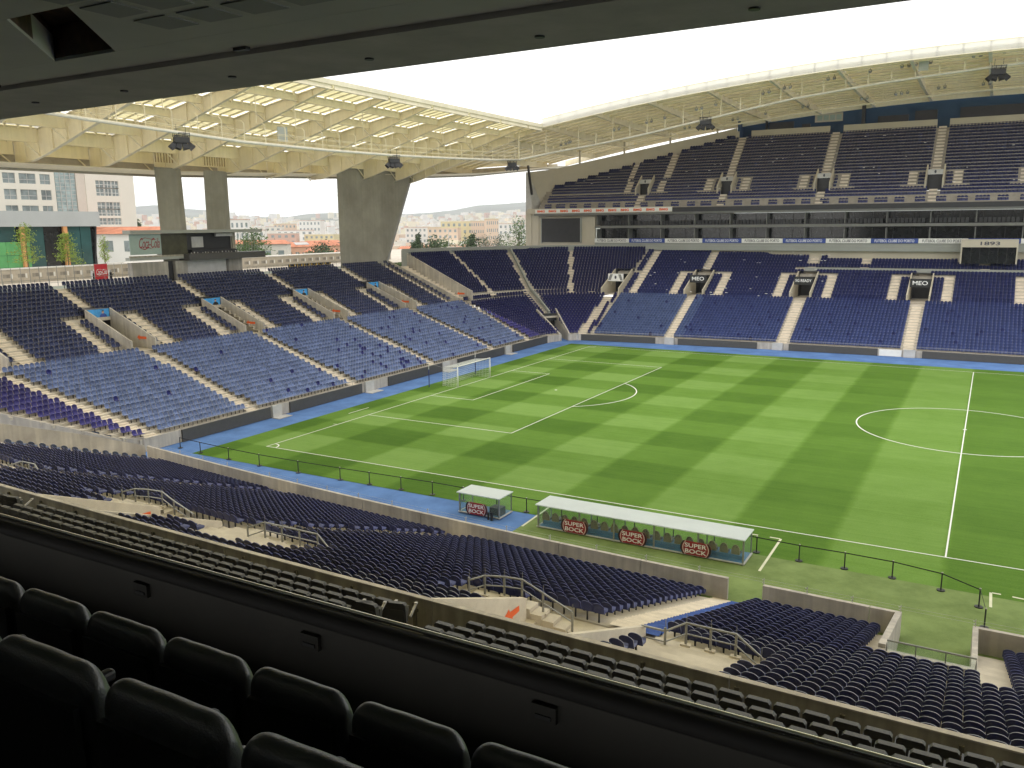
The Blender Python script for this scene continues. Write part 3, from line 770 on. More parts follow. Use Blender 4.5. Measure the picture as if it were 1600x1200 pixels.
W.slab([(*p, 2.7), (*q, 2.7), (*q, 3.9), (*p, 3.9)], (-.3, .3, 0)); W.build('recess_header', 'black', far)
W = MB(); p, q = Pc(37, FAR_[8][0]+.3), Pc(49, FAR_[8][0]+.3); W.slab([(*p, 0), (*q, 0), (*q, 2.75), (*p, 2.75)], (-.1, .1, 0)); W.build('recess_gate', 'darkmetal', far)
W = MB()
for k in range(4):
    f = k/3.; a = (p[0]+(q[0]-p[0])*f, p[1]+(q[1]-p[1])*f); W.bar((a[0]+.1, a[1]-.1, 0), (a[0]+.1, a[1]-.1, 2.6), .1)
W.bar((p[0]+.1, p[1]-.1, 1.3), (q[0]+.1, q[1]-.1, 1.3), .1); W.build('gate_bars', 'steel', far)
# corner: short front wall of the corner seats
W = MB(); n = 12
for k in range(n):
    a, b = 90*k/n, 90*(k+1)/n
    if 35 < (a+b)/2 < 50:
        W.build('corner_wall', 'wall', far); W = MB(); continue
    p, q, p2, q2 = Pc(a, -.05), Pc(b, -.05), Pc(a, .15), Pc(b, .15); W.hexa([(*p, 0), (*q, 0), (*q2, 0), (*p2, 0)], [(*p, 1.05), (*q, 1.05), (*q2, 1.05), (*p2, 1.05)])
W.build('corner_wall', 'wall', far)
# ---- near stand: front wall with joints, side walls, gap walls
W_ = near
def seg_wall(x0, x1, z1=1.15, name='front_wall'):
    k = x0
    while k < x1-.05:
        e_ = min(k+4.9, x1); W = MB(); curve_wall(W, yf, k+.015, e_-.015, 0, z1, .22, 2.5); W.build(name, 'wall', near); k = e_
seg_wall(-5.6, 43.2); seg_wall(44.9, 51.15); seg_wall(54.0, 70)
W = MB(); W.hexa([(50.9, -19.18, 0), (51.15, -19.18, 0), (51.15, -11.2, 0), (50.9, -11.2, 0)], [(50.9, -19.18, 3.25), (51.15, -19.18, 3.25), (51.15, -11.2, 1.15), (50.9, -11.2, 1.15)])
W.hexa([(54.0, -19.18, 0), (54.22, -19.18, 0), (54.22, -11.2, 0), (54.0, -11.2, 0)], [(54.0, -19.18, 1.9), (54.22, -19.18, 1.9), (54.22, -11.2, 1.15), (54.0, -11.2, 1.15)])
W.box(50.9, 54.22, -19.45, -19.2, 0, 3.1); W.build('gap_wall', 'wall', near)
# side wall on the left by the corner
W = MB(); pts = [(-5.9, -7.6, 1.15), (-7.0, -12.5, 3.1), (-8.6, -20, 5.7), (-10, -28, 8.4)]
for a, b in zip(pts[:-1], pts[1:]): W.hexa([(a[0], a[1], 0), (b[0], b[1], 0), (b[0]-.25, b[1], 0), (a[0]-.25, a[1], 0)], [(*a[:3],), (*b[:3],), (b[0]-.25, b[1], b[2]), (a[0]-.25, a[1], a[2])])
W.build('side_wall', 'wall', near)
# passages under the parapet
for i, q in enumerate(G):
    a, b = q['a'], q['b']; zf = 4.3; y0 = -26 if i == 0 else -25.5
    for wx0, wx1 in ((a-.18, a), (b, b+.18)):
        W = MB(); W.hexa([(wx0, y0, zf-.6), (wx1, y0, zf-.6), (wx1, YPAR(wx1)+.01, zf-.6), (wx0, YPAR(wx0)+.01, zf-.6)], [(wx0, y0, 5.35), (wx1, y0, 5.35), (wx1, YPAR(wx1)+.01, 7.95), (wx0, YPAR(wx0)+.01, 7.95)])
        W.build('passage_wall', 'platform', near)
    F = MB(); F.box(a, b, -32, -24.4, zf-.3, zf); F.build('passage_floor', 'platform', near)
    F = MB(); F.box(a, b, -24.4, -23.9, 3.0, zf-.02); F.build('threshold_step', 'platform', near)
    arrow = MB(); ox = a+.012; pts = [(-1, -.42), (-.55, .42), (-.42, .14), (.85, .60), (.95, .22), (-.33, -.16), (-.2, -.4)]
    arrow.poly([(ox, y0+p, q_) for p, q_ in [(-1.614, 5.285), (-1.291, 5.465), (-1.234, 5.328), (-0.557, 5.302), (-0.542, 5.089), (-1.05, 5.059), (-1.009, 4.95)]]); arrow.build('arrow_sign', 'orange', near, label='orange arrow painted on the passage wall')
    for (x0, x1), yy in ((q['L'], q['yL']), (q['R'], q['yR'])):
        F = MB(); F.box(x0, x1, -27.5 if (x0, x1) == q['L'] else max(q['yB'], -32.4), yy, 3.6, 4.98); F.build('landing', 'platform', near)
        F = MB(); F.box(x0-.3, x1+.75, -27.5, yy-.05, 3.6, 4.5); F.build('landing_base', 'platform', near)
    St = MB(); n_ = 4; w_ = (a+1.5-q['L'][1])/n_
    for k in range(n_):
        x0 = q['L'][1]+.02+w_*k; St.box(x0, x0+w_-.01, y0+.1, q['yL']-.02+.3, 3.6, 4.88-.15*k)
    for k in range(2): St.box(q['R'][1]+.01+.33*k, q['R'][1]+.33*(k+1), -27.4, q['yR']-.1, 3.6, 4.82-.16*k)
    for k in range(2): St.box(q['R'][0]-.01-.3*(k+1), q['R'][0]-.3*k-.02, -27.4, q['yR']-.1, 3.6, 4.82-.16*k)
    St.build('landing_steps', 'platform', near, kind='stuff')
def railing(posts, label, extra=None):
    """tubular guard rail over a list of post feet"""
    root = thing('guard_rail', posts[1], label, 'railing', 'tubular rails round the stair landings')
    for h, rad, nm in ((.8, .036, 'top_rail'), (.42, .026, 'mid_rail')):
        W = MB(); pts = [(x, y, z+h-(.12 if j == 0 else 0)) for j, (x, y, z) in enumerate(posts)]
        if extra and h > .5: pts = [extra]+pts
        if extra and h < .5: pts = [(extra[0], extra[1], extra[2]-.38)]+pts
        W.tube(pts, rad, 6); W.build(nm, 'steel', root)
    for p in posts:
        W = MB(); W.bar(p, (p[0], p[1], p[2]+.8), .05, .075); W.tube([(p[0], p[1]+.04, p[2]+.7), (p[0], p[1]+.04, p[2]+1.08)], .011, 4); W.build('post', 'steel', root)
        W = MB(); W.box(p[0]-.17, p[0]+.17, p[1]-.09, p[1]+.09, p[2]-.02, p[2]+.06); W.build('foot_plate', 'platform', root)
wh = ['beside the tunnel with the large orange arrow', 'beside the tunnel with the small orange arrow', 'at the tunnel nearest the left edge']
for i, q in enumerate(G):
    x0, x1 = q['L']; y = q['yL']
    railing([(x0+.1, y-.75, 4.98), (x0+.55, y-.35, 4.98), (x0+1.25, y-.1, 4.98), (x1-.05, y, 4.98), (x1+.85, y-.05, 4.66), (q['a']+1.75, y-.3, 4.32)], 'sloping steel guard rail over the left landing '+wh[i])
    x0, x1 = q['R']; y = q['yR']; m_ = [(x0+.2+(x1-x0-.4)*k/(2 if i != 1 else 3), y-.02, 4.98) for k in range(3 if i != 1 else 4)]
    railing([(x0-.35, y-.5, 4.9)]+m_+[(x1+.65, y-.2+.0, 4.5)], 'steel guard rail round the right landing '+wh[i], (q['b']+.1, y-.2, 5.42) if i == 0 else None)
# rail in front of the gap
root = thing('guard_rail', (51, -19.4, 3.08), 'long low steel rail with mesh over the turf gap in the seats', 'railing', 'tubular rails round the stair landings')
W = MB(); W.tube([(51.2, -19.35, 3.1), (51.2, -19.35, 3.52), (54.1, -19.35, 3.52), (54.1, -19.35, 3.1)], .035, 6); W.build('top_rail', 'steel', root)
for k in (1, 2):
    W = MB(); W.bar((51.2+k*.97, -19.35, 3.1), (51.2+k*.97, -19.35, 3.5), .035); W.build('post', 'steel', root)
W = MB(); W.slab([(51.22, -19.35, 3.12), (54.08, -19.35, 3.12), (54.08, -19.35, 3.48), (51.22, -19.35, 3.48)], (0, .01, 0)); W.build('infill_panel', 'glass', root)
# dark covered block at the right edge
W = MB(); W.box(56.75, 60, -24, -12.2, 0, 2.9); W.build('covered_block', 'board', near)
# parapet behind the navy seats
k = -20.
n = 0
while k < 72:
    W = MB(); e_ = k+8.6; curve_wall(W, YPAR, k+.02, e_-.02, 5.5, 8.03, -.13, 3); W.build('parapet', 'parapet', near)
    W = MB(); curve_wall(W, lambda x: YPAR(x)+.02, k+.005, e_-.005, 8.03, 8.07, -.17, 3); W.build('coping', 'wall', near); k = e_
for x in np.arange(2, 60, 2.35):
    W = MB(); y = YPAR(x)-.13; W.box(x-.05, x+.05, y-.07, y, 7.1, 7.9); W.box(x-.11, x+.11, y-.09, y-.0, 7.62, 7.7); W.build('bracket_stain', M.setdefault('stain', mat('dark_bracket', (.10, .09, .06), .8, .3, 9)), near)

# grey box seats in three rows below the camera
GS = thing('box_terrace', (30, -36, 7.2), 'narrow terrace of dark grey box seats behind the beige parapet', 'terrace')
for k, (y, z) in enumerate(((-33.0, 7.25), (-34.3, 7.72), (-35.25, 8.1), (-36.2, 8.48))):
    W = MB(); f = lambda x: YPAR(x)+32.55+y
    curve_wall(W, f, -10, 64, z-1.4, z, -3.2 if k == 3 else -1.25, 4); W.build('terrace_step', M.setdefault('gterr', mat('grey_terrace', (.14, .13, .105), .85, .15, 1.2)), GS)
bk = MB()
def rbox(mb, x0, x1, y0, y1, z0, z1, c=.05, lean=0., m=0):
    """box with chamfered upper corners, extruded in y"""
    pr = [(x0, z0), (x1, z0), (x1, z1-c), (x1-c*.8, z1), (x0+c*.8, z1), (x0, z1-c)]
    mb.hexa([(x, y1+lean*(z-z0), z) for x, z in pr], [(x, y0+lean*(z-z0), z) for x, z in pr], m)
rbox(bk, -.265, .265, -.17, -.03, .28, .86, .06, -.10); rbox(bk, -.225, .225, -.19, -.172, .30, .66, .05, -.10)
bk_me = bk.mesh('backrest', ['greyseat'])
cu_ = MB(); cu_.hexa([(-.24, -.05, .30), (.24, -.05, .30), (.24, .05, .36), (-.24, .05, .36)], [(-.24, .0, .66), (.24, .0, .66), (.24, .12, .68), (-.24, .12, .68)]); cu_me = cu_.mesh('folded_cushion', ['greyseat'])
ar = MB(); ar.box(-.30, -.26, -.08, .28, .52, .57); ar.box(-.295, -.265, -.05, .05, 0, .52); ar_me = ar.mesh('armrest', ['black'])
protoG = None; GL = 'dark grey box seat with a squared folding back behind the beige parapet'; GG = 'dark grey box seats below the camera'
def gkeep(x, k):
    if 40.15 < x < 41.9+.4 and True: return False if (k < 2 or x < 42.6) else True
    if 21.4 < x < 23.3: return False
    return True
def glab(x, k):
    n = int(abs(x-41.2)/.6)+1
    return 'grey box seat, %s %s of the wide gap, %s row behind the parapet' % (nth(n), 'left' if x < 41.2 else 'right', ['front', 'middle', 'back'][k])
rows_g = [(-33.95, 7.75, 0.0), (-34.95, 8.12, .3), (-35.9, 8.5, .05)]
for k, (y, z, o) in enumerate(rows_g):
    x = 18.+o
    while x < 55.4:
        if gkeep(x, k):
            yy = YPAR(x)+32.55+y; yaw = -.0009*(55-x)
            if protoG is None:
                protoG = thing('box_chair', (x, yy, z-.03), glab(x, k), 'seat', GG, rz=yaw)
                for nm, me in (('backrest', bk_me), ('folded_cushion', cu_me), ('armrest', ar_me)): link(nm, me, protoG, loc=(0, 0, 0))
            else: copy_tree(protoG, (x, yy, z-.03), yaw, label=glab(x, k))
        x += .6
# open seats at the row ends by the gaps, with pale armrest tips
for x, k, lb in ((40.0, 0, 'open grey box seat with pale armrests at the wide gap, lower row'), (39.7, 1, 'open grey box seat with pale armrests at the wide gap, upper row'), (21.35, 0, 'open grey box seat with pale armrests beside the left gap')):
    y, z, o = rows_g[k]; yy = YPAR(x)+32.55+y
    o_ = copy_tree(protoG, (x, yy, z-.03), .25, label=lb)
    for sx in (-.27, .33):
        W = MB(); W.bar((sx, -.05, .42), (sx, .42, .60), .06, .05); W.box(sx-.04, sx+.04, .36, .46, .585, .63); link('open_armrest', W.mesh('open_armrest', ['greyarm']), o_, loc=(0, 0, 0))

# ---------------------------------------------------------------- the camera's box: floor, parapet with rail, ceiling, leather seats
W = MB(); W.box(30, 70, -38.6, -36.9, 6.5, 8.9); W.box(20, 75, -48.1, -46.16, 14.2, 14.5)
W.box(20, 75, -49.15, -48.1, 15.0, 15.55); W.box(20, 75, -50.05, -49.15, 15.3, 16.2); W.box(20, 75, -56, -50.05, 15.6, 16.85)
W.build('floor', 'boxfloor', kind='structure')
W = MB(); W.box(14, 75, -46.15, -46.0, 8.5, 15.38); W.build('box_parapet', 'boxdark', label='dark parapet wall in front of the camera box', cat='wall')
W = MB(); W.box(13.9, 76, -46.14, -46.01, 6.9, 8.48); W.box(14, 76, -46, -38.6, 7.0, 7.2); W.build('lower_wall', 'boxdark', label='dark wall under the camera box', cat='wall')
pr = thing('handrail', (45, -46.1, 15.4), 'long dark handrail with a bright metal edge along the box parapet', 'handrail')
W = MB(); W.tube([(14, -46.13, 15.40), (76, -46.13, 15.40)], .085, 12); W.build('rail_tube', 'rail', pr, smooth=True)
W = MB(); W.tube([(14, -46.06, 15.485), (76, -46.06, 15.485)], .021, 8); W.build('edge_strip', M.setdefault('brightmetal', mat('bright_metal', (.92, .90, .86), .2, .03, metal=1)), pr, smooth=True)
for x in (48.6, 50.85, 46.4, 53.1):
    b_ = thing('wall_box', (x, -46.16, 15.0), 'small dark socket box under the parapet rail, %s' % {48.6: 'left of the middle', 50.85: 'right of the middle', 46.4: 'farthest left', 53.1: 'farthest right'}[x], 'box', 'socket boxes on the box parapet')
    W = MB(); W.box(x-.10, x+.10, -46.19, -46.151, 15.11, 15.24); W.build('casing', M.setdefault('dimbox', mat('dim_box', (.022, .021, .017), .8, .2)), b_)
    W = MB(); W.box(x-.065, x+.065, -46.20, -46.191, 15.135, 15.165); W.build('cover_plate', 'darkmetal', b_)
# leather chairs
def leather_chair():
    root = thing('leather_chair', (0, 0, 0), 'x', 'seat', 'padded black leather box seats')
    nu, nv = 14, 10; W = MB()
    def S(u, t, side):                                  # u across -1..1, t around the pad profile
        pass
    # padded back: swept rounded profile (y,z), narrower at the top corners
    prof = [(.045, .40), (.06, .60), (.05, .80), (.035, .93), (.0, .985), (-.05, .985), (-.095, .93), (-.10, .80), (-.095, .60), (-.09, .40)]
    us = [-1, -.97, -.9, -.75, -.45, -.15, .15, .45, .75, .9, .97, 1]
    for u in us:
        ed = max(0, (abs(u)-.72)/.28)
        for (y, z) in prof:
            sh = (1-.55*ed**2.2); yy = -.02+(y+.02)*sh; zz = z-.075*ed**2*(z-.4)/.58
            zz += .006*math.cos(u*9)*(1 if z > .9 else 0)
            W.v.append((u*.285, yy-.10*(z-.4), zz))
    n = len(prof)
    for i in range(len(us)-1):
        for j in range(n-1): W.f.append((i*n+j, (i+1)*n+j, (i+1)*n+j+1, i*n+j+1)); W.m.append(0)
    W.f.append(tuple(range(n))); W.m.append(0); W.f.append(tuple(range((len(us)-1)*n, len(us)*n))[::-1]); W.m.append(0)
    o = W.build('backrest', 'leather', root, smooth=True)
    sm = o.modifiers.new('s', 'SUBSURF'); sm.levels = 1; sm.render_levels = 2
    W = MB(); W.box(-.25, .25, -.16, -.135, .25, .86); o = W.build('back_shell', 'black', root)
    W = MB(); W.box(-.26, .26, -.02, .42, .34, .46); o = W.build('seat_cushion', 'leather', root)
    bv = o.modifiers.new('b', 'BEVEL'); bv.width = .04; bv.segments = 3
    W = MB(); W.box(.285, .335, -.06, .36, .56, .61); W.box(.29, .33, -.02, .04, 0, .56); o = W.build('armrest', 'black', root)
    bv = o.modifiers.new('b', 'BEVEL'); bv.width = .015; bv.segments = 2
    W = MB(); cx, cy, cz = .315, .045, .77
    ring = [(cx+.043*math.cos(a), cy+.043*math.sin(a), cz) for a in np.linspace(0, 2*math.pi, 21)]
    W.tube(ring, .0045, 6); W.build('cup_ring', 'steel', root, smooth=True)
    W = MB(); n0 = 14
    for k in range(n0):
        a, b = 2*math.pi*k/n0, 2*math.pi*(k+1)/n0
        W.quad((cx+.04*math.cos(a), cy+.04*math.sin(a), cz-.01), (cx+.04*math.cos(b), cy+.04*math.sin(b), cz-.01), (cx+.034*math.cos(b), cy+.034*math.sin(b), cz-.10), (cx+.034*math.cos(a), cy+.034*math.sin(a), cz-.10))
    W.build('cup_holder', 'black', root, smooth=True)
    return root
LC = leather_chair()
r1 = [48.87+.6*k for k in range(-2, 8)]; r2 = [50.2-1.2+.62*k for k in range(-1, 6)]
names1 = ['first', 'second', 'third', 'fourth', 'fifth', 'sixth', 'seventh', 'eighth', 'ninth', 'tenth']
first = True
for k, x in enumerate([49.07+.6*j for j in range(-1, 7)]):
    lb = 'padded black leather seat, %s from the left in the row nearest the parapet' % names1[k]
    if first: LC.location = (x, -48.52, 15.70); LC['label'] = lb; first = False
    else: copy_tree(LC, (x, -48.52, 15.70), 0, label=lb)
for k, x in enumerate([50.05+.62*j for j in range(-1, 4)]):
    copy_tree(LC, (x, -49.5, 16.255), 0, label='padded black leather seat, %s from the left in the row closest to the camera' % names1[k])
# ceiling
W = MB(); fy = lambda x: -41.48+.031*(52.5-x)
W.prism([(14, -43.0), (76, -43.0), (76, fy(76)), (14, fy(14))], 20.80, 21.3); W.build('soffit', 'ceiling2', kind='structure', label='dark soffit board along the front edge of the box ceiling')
W = MB(); H = [(44.05, -45.45), (45.1, -45.45), (43.55, -43.8), (42.3, -43.8)]   # slanting hatch opening
W.box(14, 76, -60, -45.46, 20.86, 21.2); W.box(14, 76, -43.79, -43.02, 20.86, 21.2)
W.prism([(14, -45.455), (H[0][0], -45.455), (H[3][0], -43.795), (14, -43.795)], 20.86, 21.2); W.prism([(H[1][0], -45.455), (76, -45.455), (76, -43.795), (H[2][0], -43.795)], 20.86, 21.2)
W.build('ceiling', 'ceiling', kind='structure', label='grey ceiling of the camera box')
W = MB(); W.prism([(41.8, -45.9), (46, -45.9), (45, -43.3), (41, -43.3)], 21.31, 21.36)
for p, q in zip(H, H[1:]+H[:1]):
    m_ = ((p[0]+q[0])/2, (p[1]+q[1])/2); c_ = (43.75, -44.62); o_ = ((m_[0]-c_[0])*.04, (m_[1]-c_[1])*.04)
    W.slab([(*p, 20.9), (*q, 20.9), (*q, 21.3), (*p, 21.3)], (o_[0], o_[1], 0))
W.build('ceiling_hatch', M.setdefault('rust', mat('rusty_duct', (.05, .035, .028), .6, .7, 3, (.11, .06, .035))), label='open slanting ceiling hatch showing rusty ducts', cat='hatch')
k = 0
pm = MB(); pm.box(-.245, .245, -.225, .225, -.012, .0); pm_me = pm.mesh('perforated_panel', ['perf'])
spots = [(45.41+.66*i, -45.14+.63*j, i, j) for i in range(9) for j in (-1, 0, 1)]
for (x, y, i, j) in spots: link('acoustic_tile', pm_me, None, loc=(x, y, 20.858), label='square perforated ceiling panel, %s from the hatch in the %s row from the soffit' % (nth(i+1), ['third', 'second', 'nearest'][j+1]), cat='panel', group='perforated panels in the ceiling')
for k, x in enumerate((39.72, 45.07, 50.4)):
    q = thing('emergency_light', (x, -43.15, 20.85), 'small flat light fitting on the ceiling by the soffit, %s from the left' % ['first', 'second', 'third'][k], 'light', 'small ceiling light fittings')
    W = MB(); W.box(x-.11, x+.11, -43.18, -43.10, 20.82, 20.859); W.build('casing', 'greyseat', q)
for k, x in enumerate((38.92, 41.26, 43.66, 46.16, 48.65, 51.1)):
    W = MB(); W.tube([(x, -42.0, 20.78), (x, -42.0, 20.80)], .06, 12); W.build('downlight', 'black', label='round recessed downlight in the soffit, %s from the left' % ['first', 'second', 'third', 'fourth', 'fifth', 'sixth'][k], cat='light', group='recessed downlights')
W = MB(); W.box(14, 76, -60.4, -60, 13, 22); W.box(13.6, 14, -60, -41.35, 8, 22); W.box(76, 76.3, -60, -41.35, 8, 22); W.build('box_back_wall', 'boxdark', label='dark back wall of the camera box', cat='wall')
W = MB(); W.box(14, 76, -60, -41.37, 21.7, 22.3); W.box(14, 76, -43, -41.37, 21.31, 21.69); W.build('upper_deck', 'concrete', label='concrete deck of the tier above the camera box', cat='deck')

# ---------------------------------------------------------------- far stand: boxes and upper tier
YB = 100.6
W = MB(); W.box(-28.9, -26.0, 100.5, 116, 0, 21.4); W.box(-28.9, -27.6, 100.4, 100.5-.0, 0, 21.4)
W.box(-26.0, 78, YB+.02, 101.0, 8, 15.2); W.box(-26, -13.8, YB+.01, 101, 15.2, 20.1); W.build('facade_wall', 'beige', far)
W = MB(); W.box(-25.2, -16.8, YB-.35, YB, 15.25, 19.85); sc_ = W.build('video_screen', 'black', far)
W = MB(); W.box(-25.4, -25.2, YB-.4, YB, 15.1, 20.0); W.box(-16.8, -16.6, YB-.4, YB, 15.1, 20.0); W.build('screen_frame', 'greybeam', sc_)
# top ledge of the lower tier
W = MB(); W.hexa([(CX, YF0, 14.0) if False else (CX-.5, 99.6, 13.9), (78, 100.0, 13.9), (78, YB, 13.9), (CX-.5, YB, 13.9)], [(CX-.5, 99.6, 14.75), (78, 100.0, 14.75), (78, YB, 14.75), (CX-.5, YB, 14.75)])
pts = [Pc(a, FAR_[34][0]+.45) for a in np.linspace(0, 90, 19)]; pt2 = [Pc(a, FAR_[34][0]+.9) for a in np.linspace(0, 90, 19)]
for k in range(18): W.hexa([(*pts[k], 10), (*pts[k+1], 10), (*pt2[k+1], 10), (*pt2[k], 10)], [(*pts[k], 14.75), (*pts[k+1], 14.75), (*pt2[k+1], 14.75), (*pt2[k], 14.75)])
W.build('rear_ledge', 'greybeam', far)
# slabs between the glazed levels
for z0, z1, y0, m_ in ((14.72, 15.25, 100.1, 'greybeam'), (17.9, 18.35, 99.95, 'slab'), (20.42, 20.75, 99.4, 'slab'), (20.76, 21.55, 99.3, 'black')):
    W = MB(); W.box(-13.6 if z0 < 20 else (2.0 if m_ == 'black' else -26.5), 78, y0, 103, z0, z1); W.build('floor_slab', m_, far)
W = MB(); W.box(-28.0, 2.0, 99.5, 103, 20.76, 21.75); W.build('balcony_front', 'beige', far)
W = MB(); W.box(-13.6, 78, 102.6, 102.8, 15.25, 20.35); W.build('box_glazing', 'glassdark', far)
# mullions and seats inside the boxes
for z0, z1 in ((15.26, 17.74), (18.46, 20.34)):
    for x in np.arange(-13.4, 60, 6.4):
        W = MB(); W.box(x, x+.13, 100.4, 102.6, z0, z1); W.build('partition', 'slab', far)
    W = MB()
    for x in np.arange(-12.5, 60, 3.2): W.box(x, x+.05, 102.5, 102.6, z0, z1)
    W.build('mullions', 'darkmetal', far, kind='stuff')
W = MB()
for z0 in (15.26, 18.46):
    for x in np.arange(-12.8, 60, .62):
        if int((x+20)/6.4) != int((x+20.6)/6.4): continue
        W.box(x, x+.45, 100.9, 101.0, z0, z0+.75)
W.build('box_seats', 'black', far, kind='stuff')
# text band
k = 0; x = -13.6; ws = 7.05
BL = ['white', 'bannerblue']
while x < 58:
    w_ = ws; W = MB(); W.box(x+.02, x+w_-.02, 99.9, 100.05, 15.2, 15.95)
    o = thing('text_board', (x, 100, 14.9), ('white' if k % 2 == 0 else 'blue')+' board with the club name in block letters, number %s from the screen' % ['one', 'two', 'three', 'four', 'five', 'six', 'seven', 'eight', 'nine', 'ten', 'eleven', 'twelve'][k], 'board', 'club name boards below the boxes')
    W.build('panel', BL[k % 2], o)
    lettering('FUTEBOL CLUBE DO PORTO', o, (x+w_/2, 99.885, 15.58), AX_FAR, 5.9, .46, 'lettk' if k % 2 == 0 else 'lettw', bold=.015)
    x += w_; k += 1
# red word boards on the balcony
bm = thing('text_board', (-12, 99.4, 20.8), 'long white balcony board with eleven red orange BMG wordmarks', 'board')
W = MB(); W.box(-26.2, 1.9, 99.38, 99.48, 20.85, 21.6); W.build('panel', 'white', bm)
for k in range(11): lettering('BMG', bm, (-24.9+2.52*k, 99.365, 21.23), AX_FAR, 1.65, .46, 'orange', bold=.05)
# upper tier
UP = [(100.2+.62*r, 21.75+.565*r) for r in range(23)]
UC = [-5.2, 10.4, 27.1, 44.2, 60]
def xl(r): return -26.0+max(0, r-6.5)*2.13
def up_lay(x, r):
    if x < xl(r)+.1 or x > 74: return 'out'
    if r == 0: return 'seat' if (x % 2.9) > .95 else 'aisle'
    if r == 1 or (r == 4 and x < -.5): return 'aisle'
    if x < xl(r)+1.2 and r < 7: return 'aisle'
    for c in UC:
        t = x-c; small = c < 0
        if abs(t) < .62 and r < 4: return 'aisle'
        if 4 <= r < 9:
            if abs(t) < 1.15: return 'hole' if r > 3 else 'aisle'
            if r == 4 and abs(t) < 4.9: return 'aisle'
            if 1.15 <= abs(t) < 1.5: return 'aisle'
            if r == 8 and abs(t) < 3.9: return 'aisle' if r == 8 and not small else 'seat'
            if 2.55 < abs(t) < 4.0: return 'aisle'
        if r >= 9:
            if small:
                if 3.0 < abs(t) < 4.1: return 'aisle'
            elif abs(t) < .72: return 'aisle'
    return 'seat'
recs_up = []
for r, (y, z) in enumerate(UP):
    x = -27.
    while x < 72:
        if up_lay(x, r) == 'seat' and up_lay(x-.18, r) == 'seat' and up_lay(x+.18, r) == 'seat':
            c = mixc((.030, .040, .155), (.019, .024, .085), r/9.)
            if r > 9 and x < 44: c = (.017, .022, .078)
            if random.random() < .02 and r > 3: c = (.03, .045, .14)
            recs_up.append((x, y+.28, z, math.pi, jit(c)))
        x += .5
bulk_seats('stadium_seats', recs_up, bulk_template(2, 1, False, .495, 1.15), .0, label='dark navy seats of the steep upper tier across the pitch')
T = MB()
for r, (y, z) in enumerate(UP):
    x = -28.
    while x < 76:
        if up_lay(x+.25, r) not in ('hole', 'out'):
            T.quad((x, y-.12, z), (x+.5, y-.12, z), (x+.5, y+.5, z), (x, y+.5, z)); T.quad((x, y-.12, z-.565), (x+.5, y-.12, z-.565), (x+.5, y-.12, z), (x, y-.12, z))
        x += .5
T.build('upper_terrace', 'utread', far)
for c in UC:
    A_ = MB()
    for r in range(0, 23):
        y, z = UP[r]; xs_ = [c-3.55, c+3.55] if c < 0 and r > 8 else ([c] if r < 4 or r > 8 else [c-3.3, c+3.3])
        for xx in xs_:
            w = .6
            if xx < xl(r): continue
            A_.box(xx-w, xx+w, y+.17, y+.5, z, z+.28)
    A_.build('aisle_steps', 'aisle', far, kind='stuff')
    for sg in (-1, 1):
        W = MB(); x0 = c+sg*1.15; x1 = c+sg*1.38; y0, z0 = UP[4]; y1, z1 = UP[9]
        W.hexa([(x0, y0-.1, z0-.5), (x1, y0-.1, z0-.5), (x1, y1, z0-.5), (x0, y1, z0-.5)], [(x0, y0-.1, z0+1.2), (x1, y0-.1, z0+1.2), (x1, y1, z1+.9), (x0, y1, z1+.9)]); W.build('side_wall', 'beige', far)
    W = MB(); y0, z0 = UP[6]; W.box(c-1.14, c+1.14, y0+.4, y0+.55, z0+1.0, z0+1.75); hd = W.build('header_sign', 'whitegrey', far)
    e = MB(); e.poly([(c+.16*math.cos(t_), y0+.39, z0+1.38+.26*math.sin(t_)) for t_ in np.linspace(0, 2*math.pi, 11)[:-1]]); e.build('emblem', 'lettk', hd)
    W = MB(); W.box(c-1.14, c+1.14, y0+.9, y0+1.0, UP[4][1]-.4, z0+1.0); W.build('passage_back', 'black', far)
# parapet behind the top row with openings, side panel that steps with the roof
for a, b in ((9.0, 9.7), (12.0, 26.0), (28.3, 43.3), (45.2, 59), (61, 76)):
    W = MB(); W.box(a, b, 114.1, 114.35, 33.9, 35.65); W.build('rear_parapet', 'beige', far)
def ztop(x): return 29.2+(x+27)*.198
pp = [(-28.6, 100.55)]+[(xl(r)-.15, UP[r][0]+.6) for r in range(7, 23, 3)]+[(9.2, 114.4)]
for (a, b), (c_, d_) in zip(pp[:-1], pp[1:]):
    W = MB(); W.hexa([(a, b, 18), (c_, d_, 18), (c_, d_+.3, 18), (a, b+.3, 18)], [(a, b, ztop(a)), (c_, d_, ztop(c_)), (c_, d_+.3, ztop(c_)), (a, b+.3, ztop(a))]); W.build('side_panel', 'beige', far)
W = MB(); W.hexa([(-28.75, 100.2, 21.4), (-28.6, 103, 21.4), (-26.4, 103, 21.4), (-27.2, 100.2, 21.4)], [(-28.75, 100.3, 28.9), (-28.6, 103, 28.9), (-28.3, 103, 28.9), (-28.4, 100.3, 28.9)]); W.build('end_wall', 'whitegrey', far)
W = MB(); W.bar((-28.3, 100.4, 30.2), (-27.4, 100.3, 24.5), .45, .3); W.build('corner_strut', 'darkmetal', far)
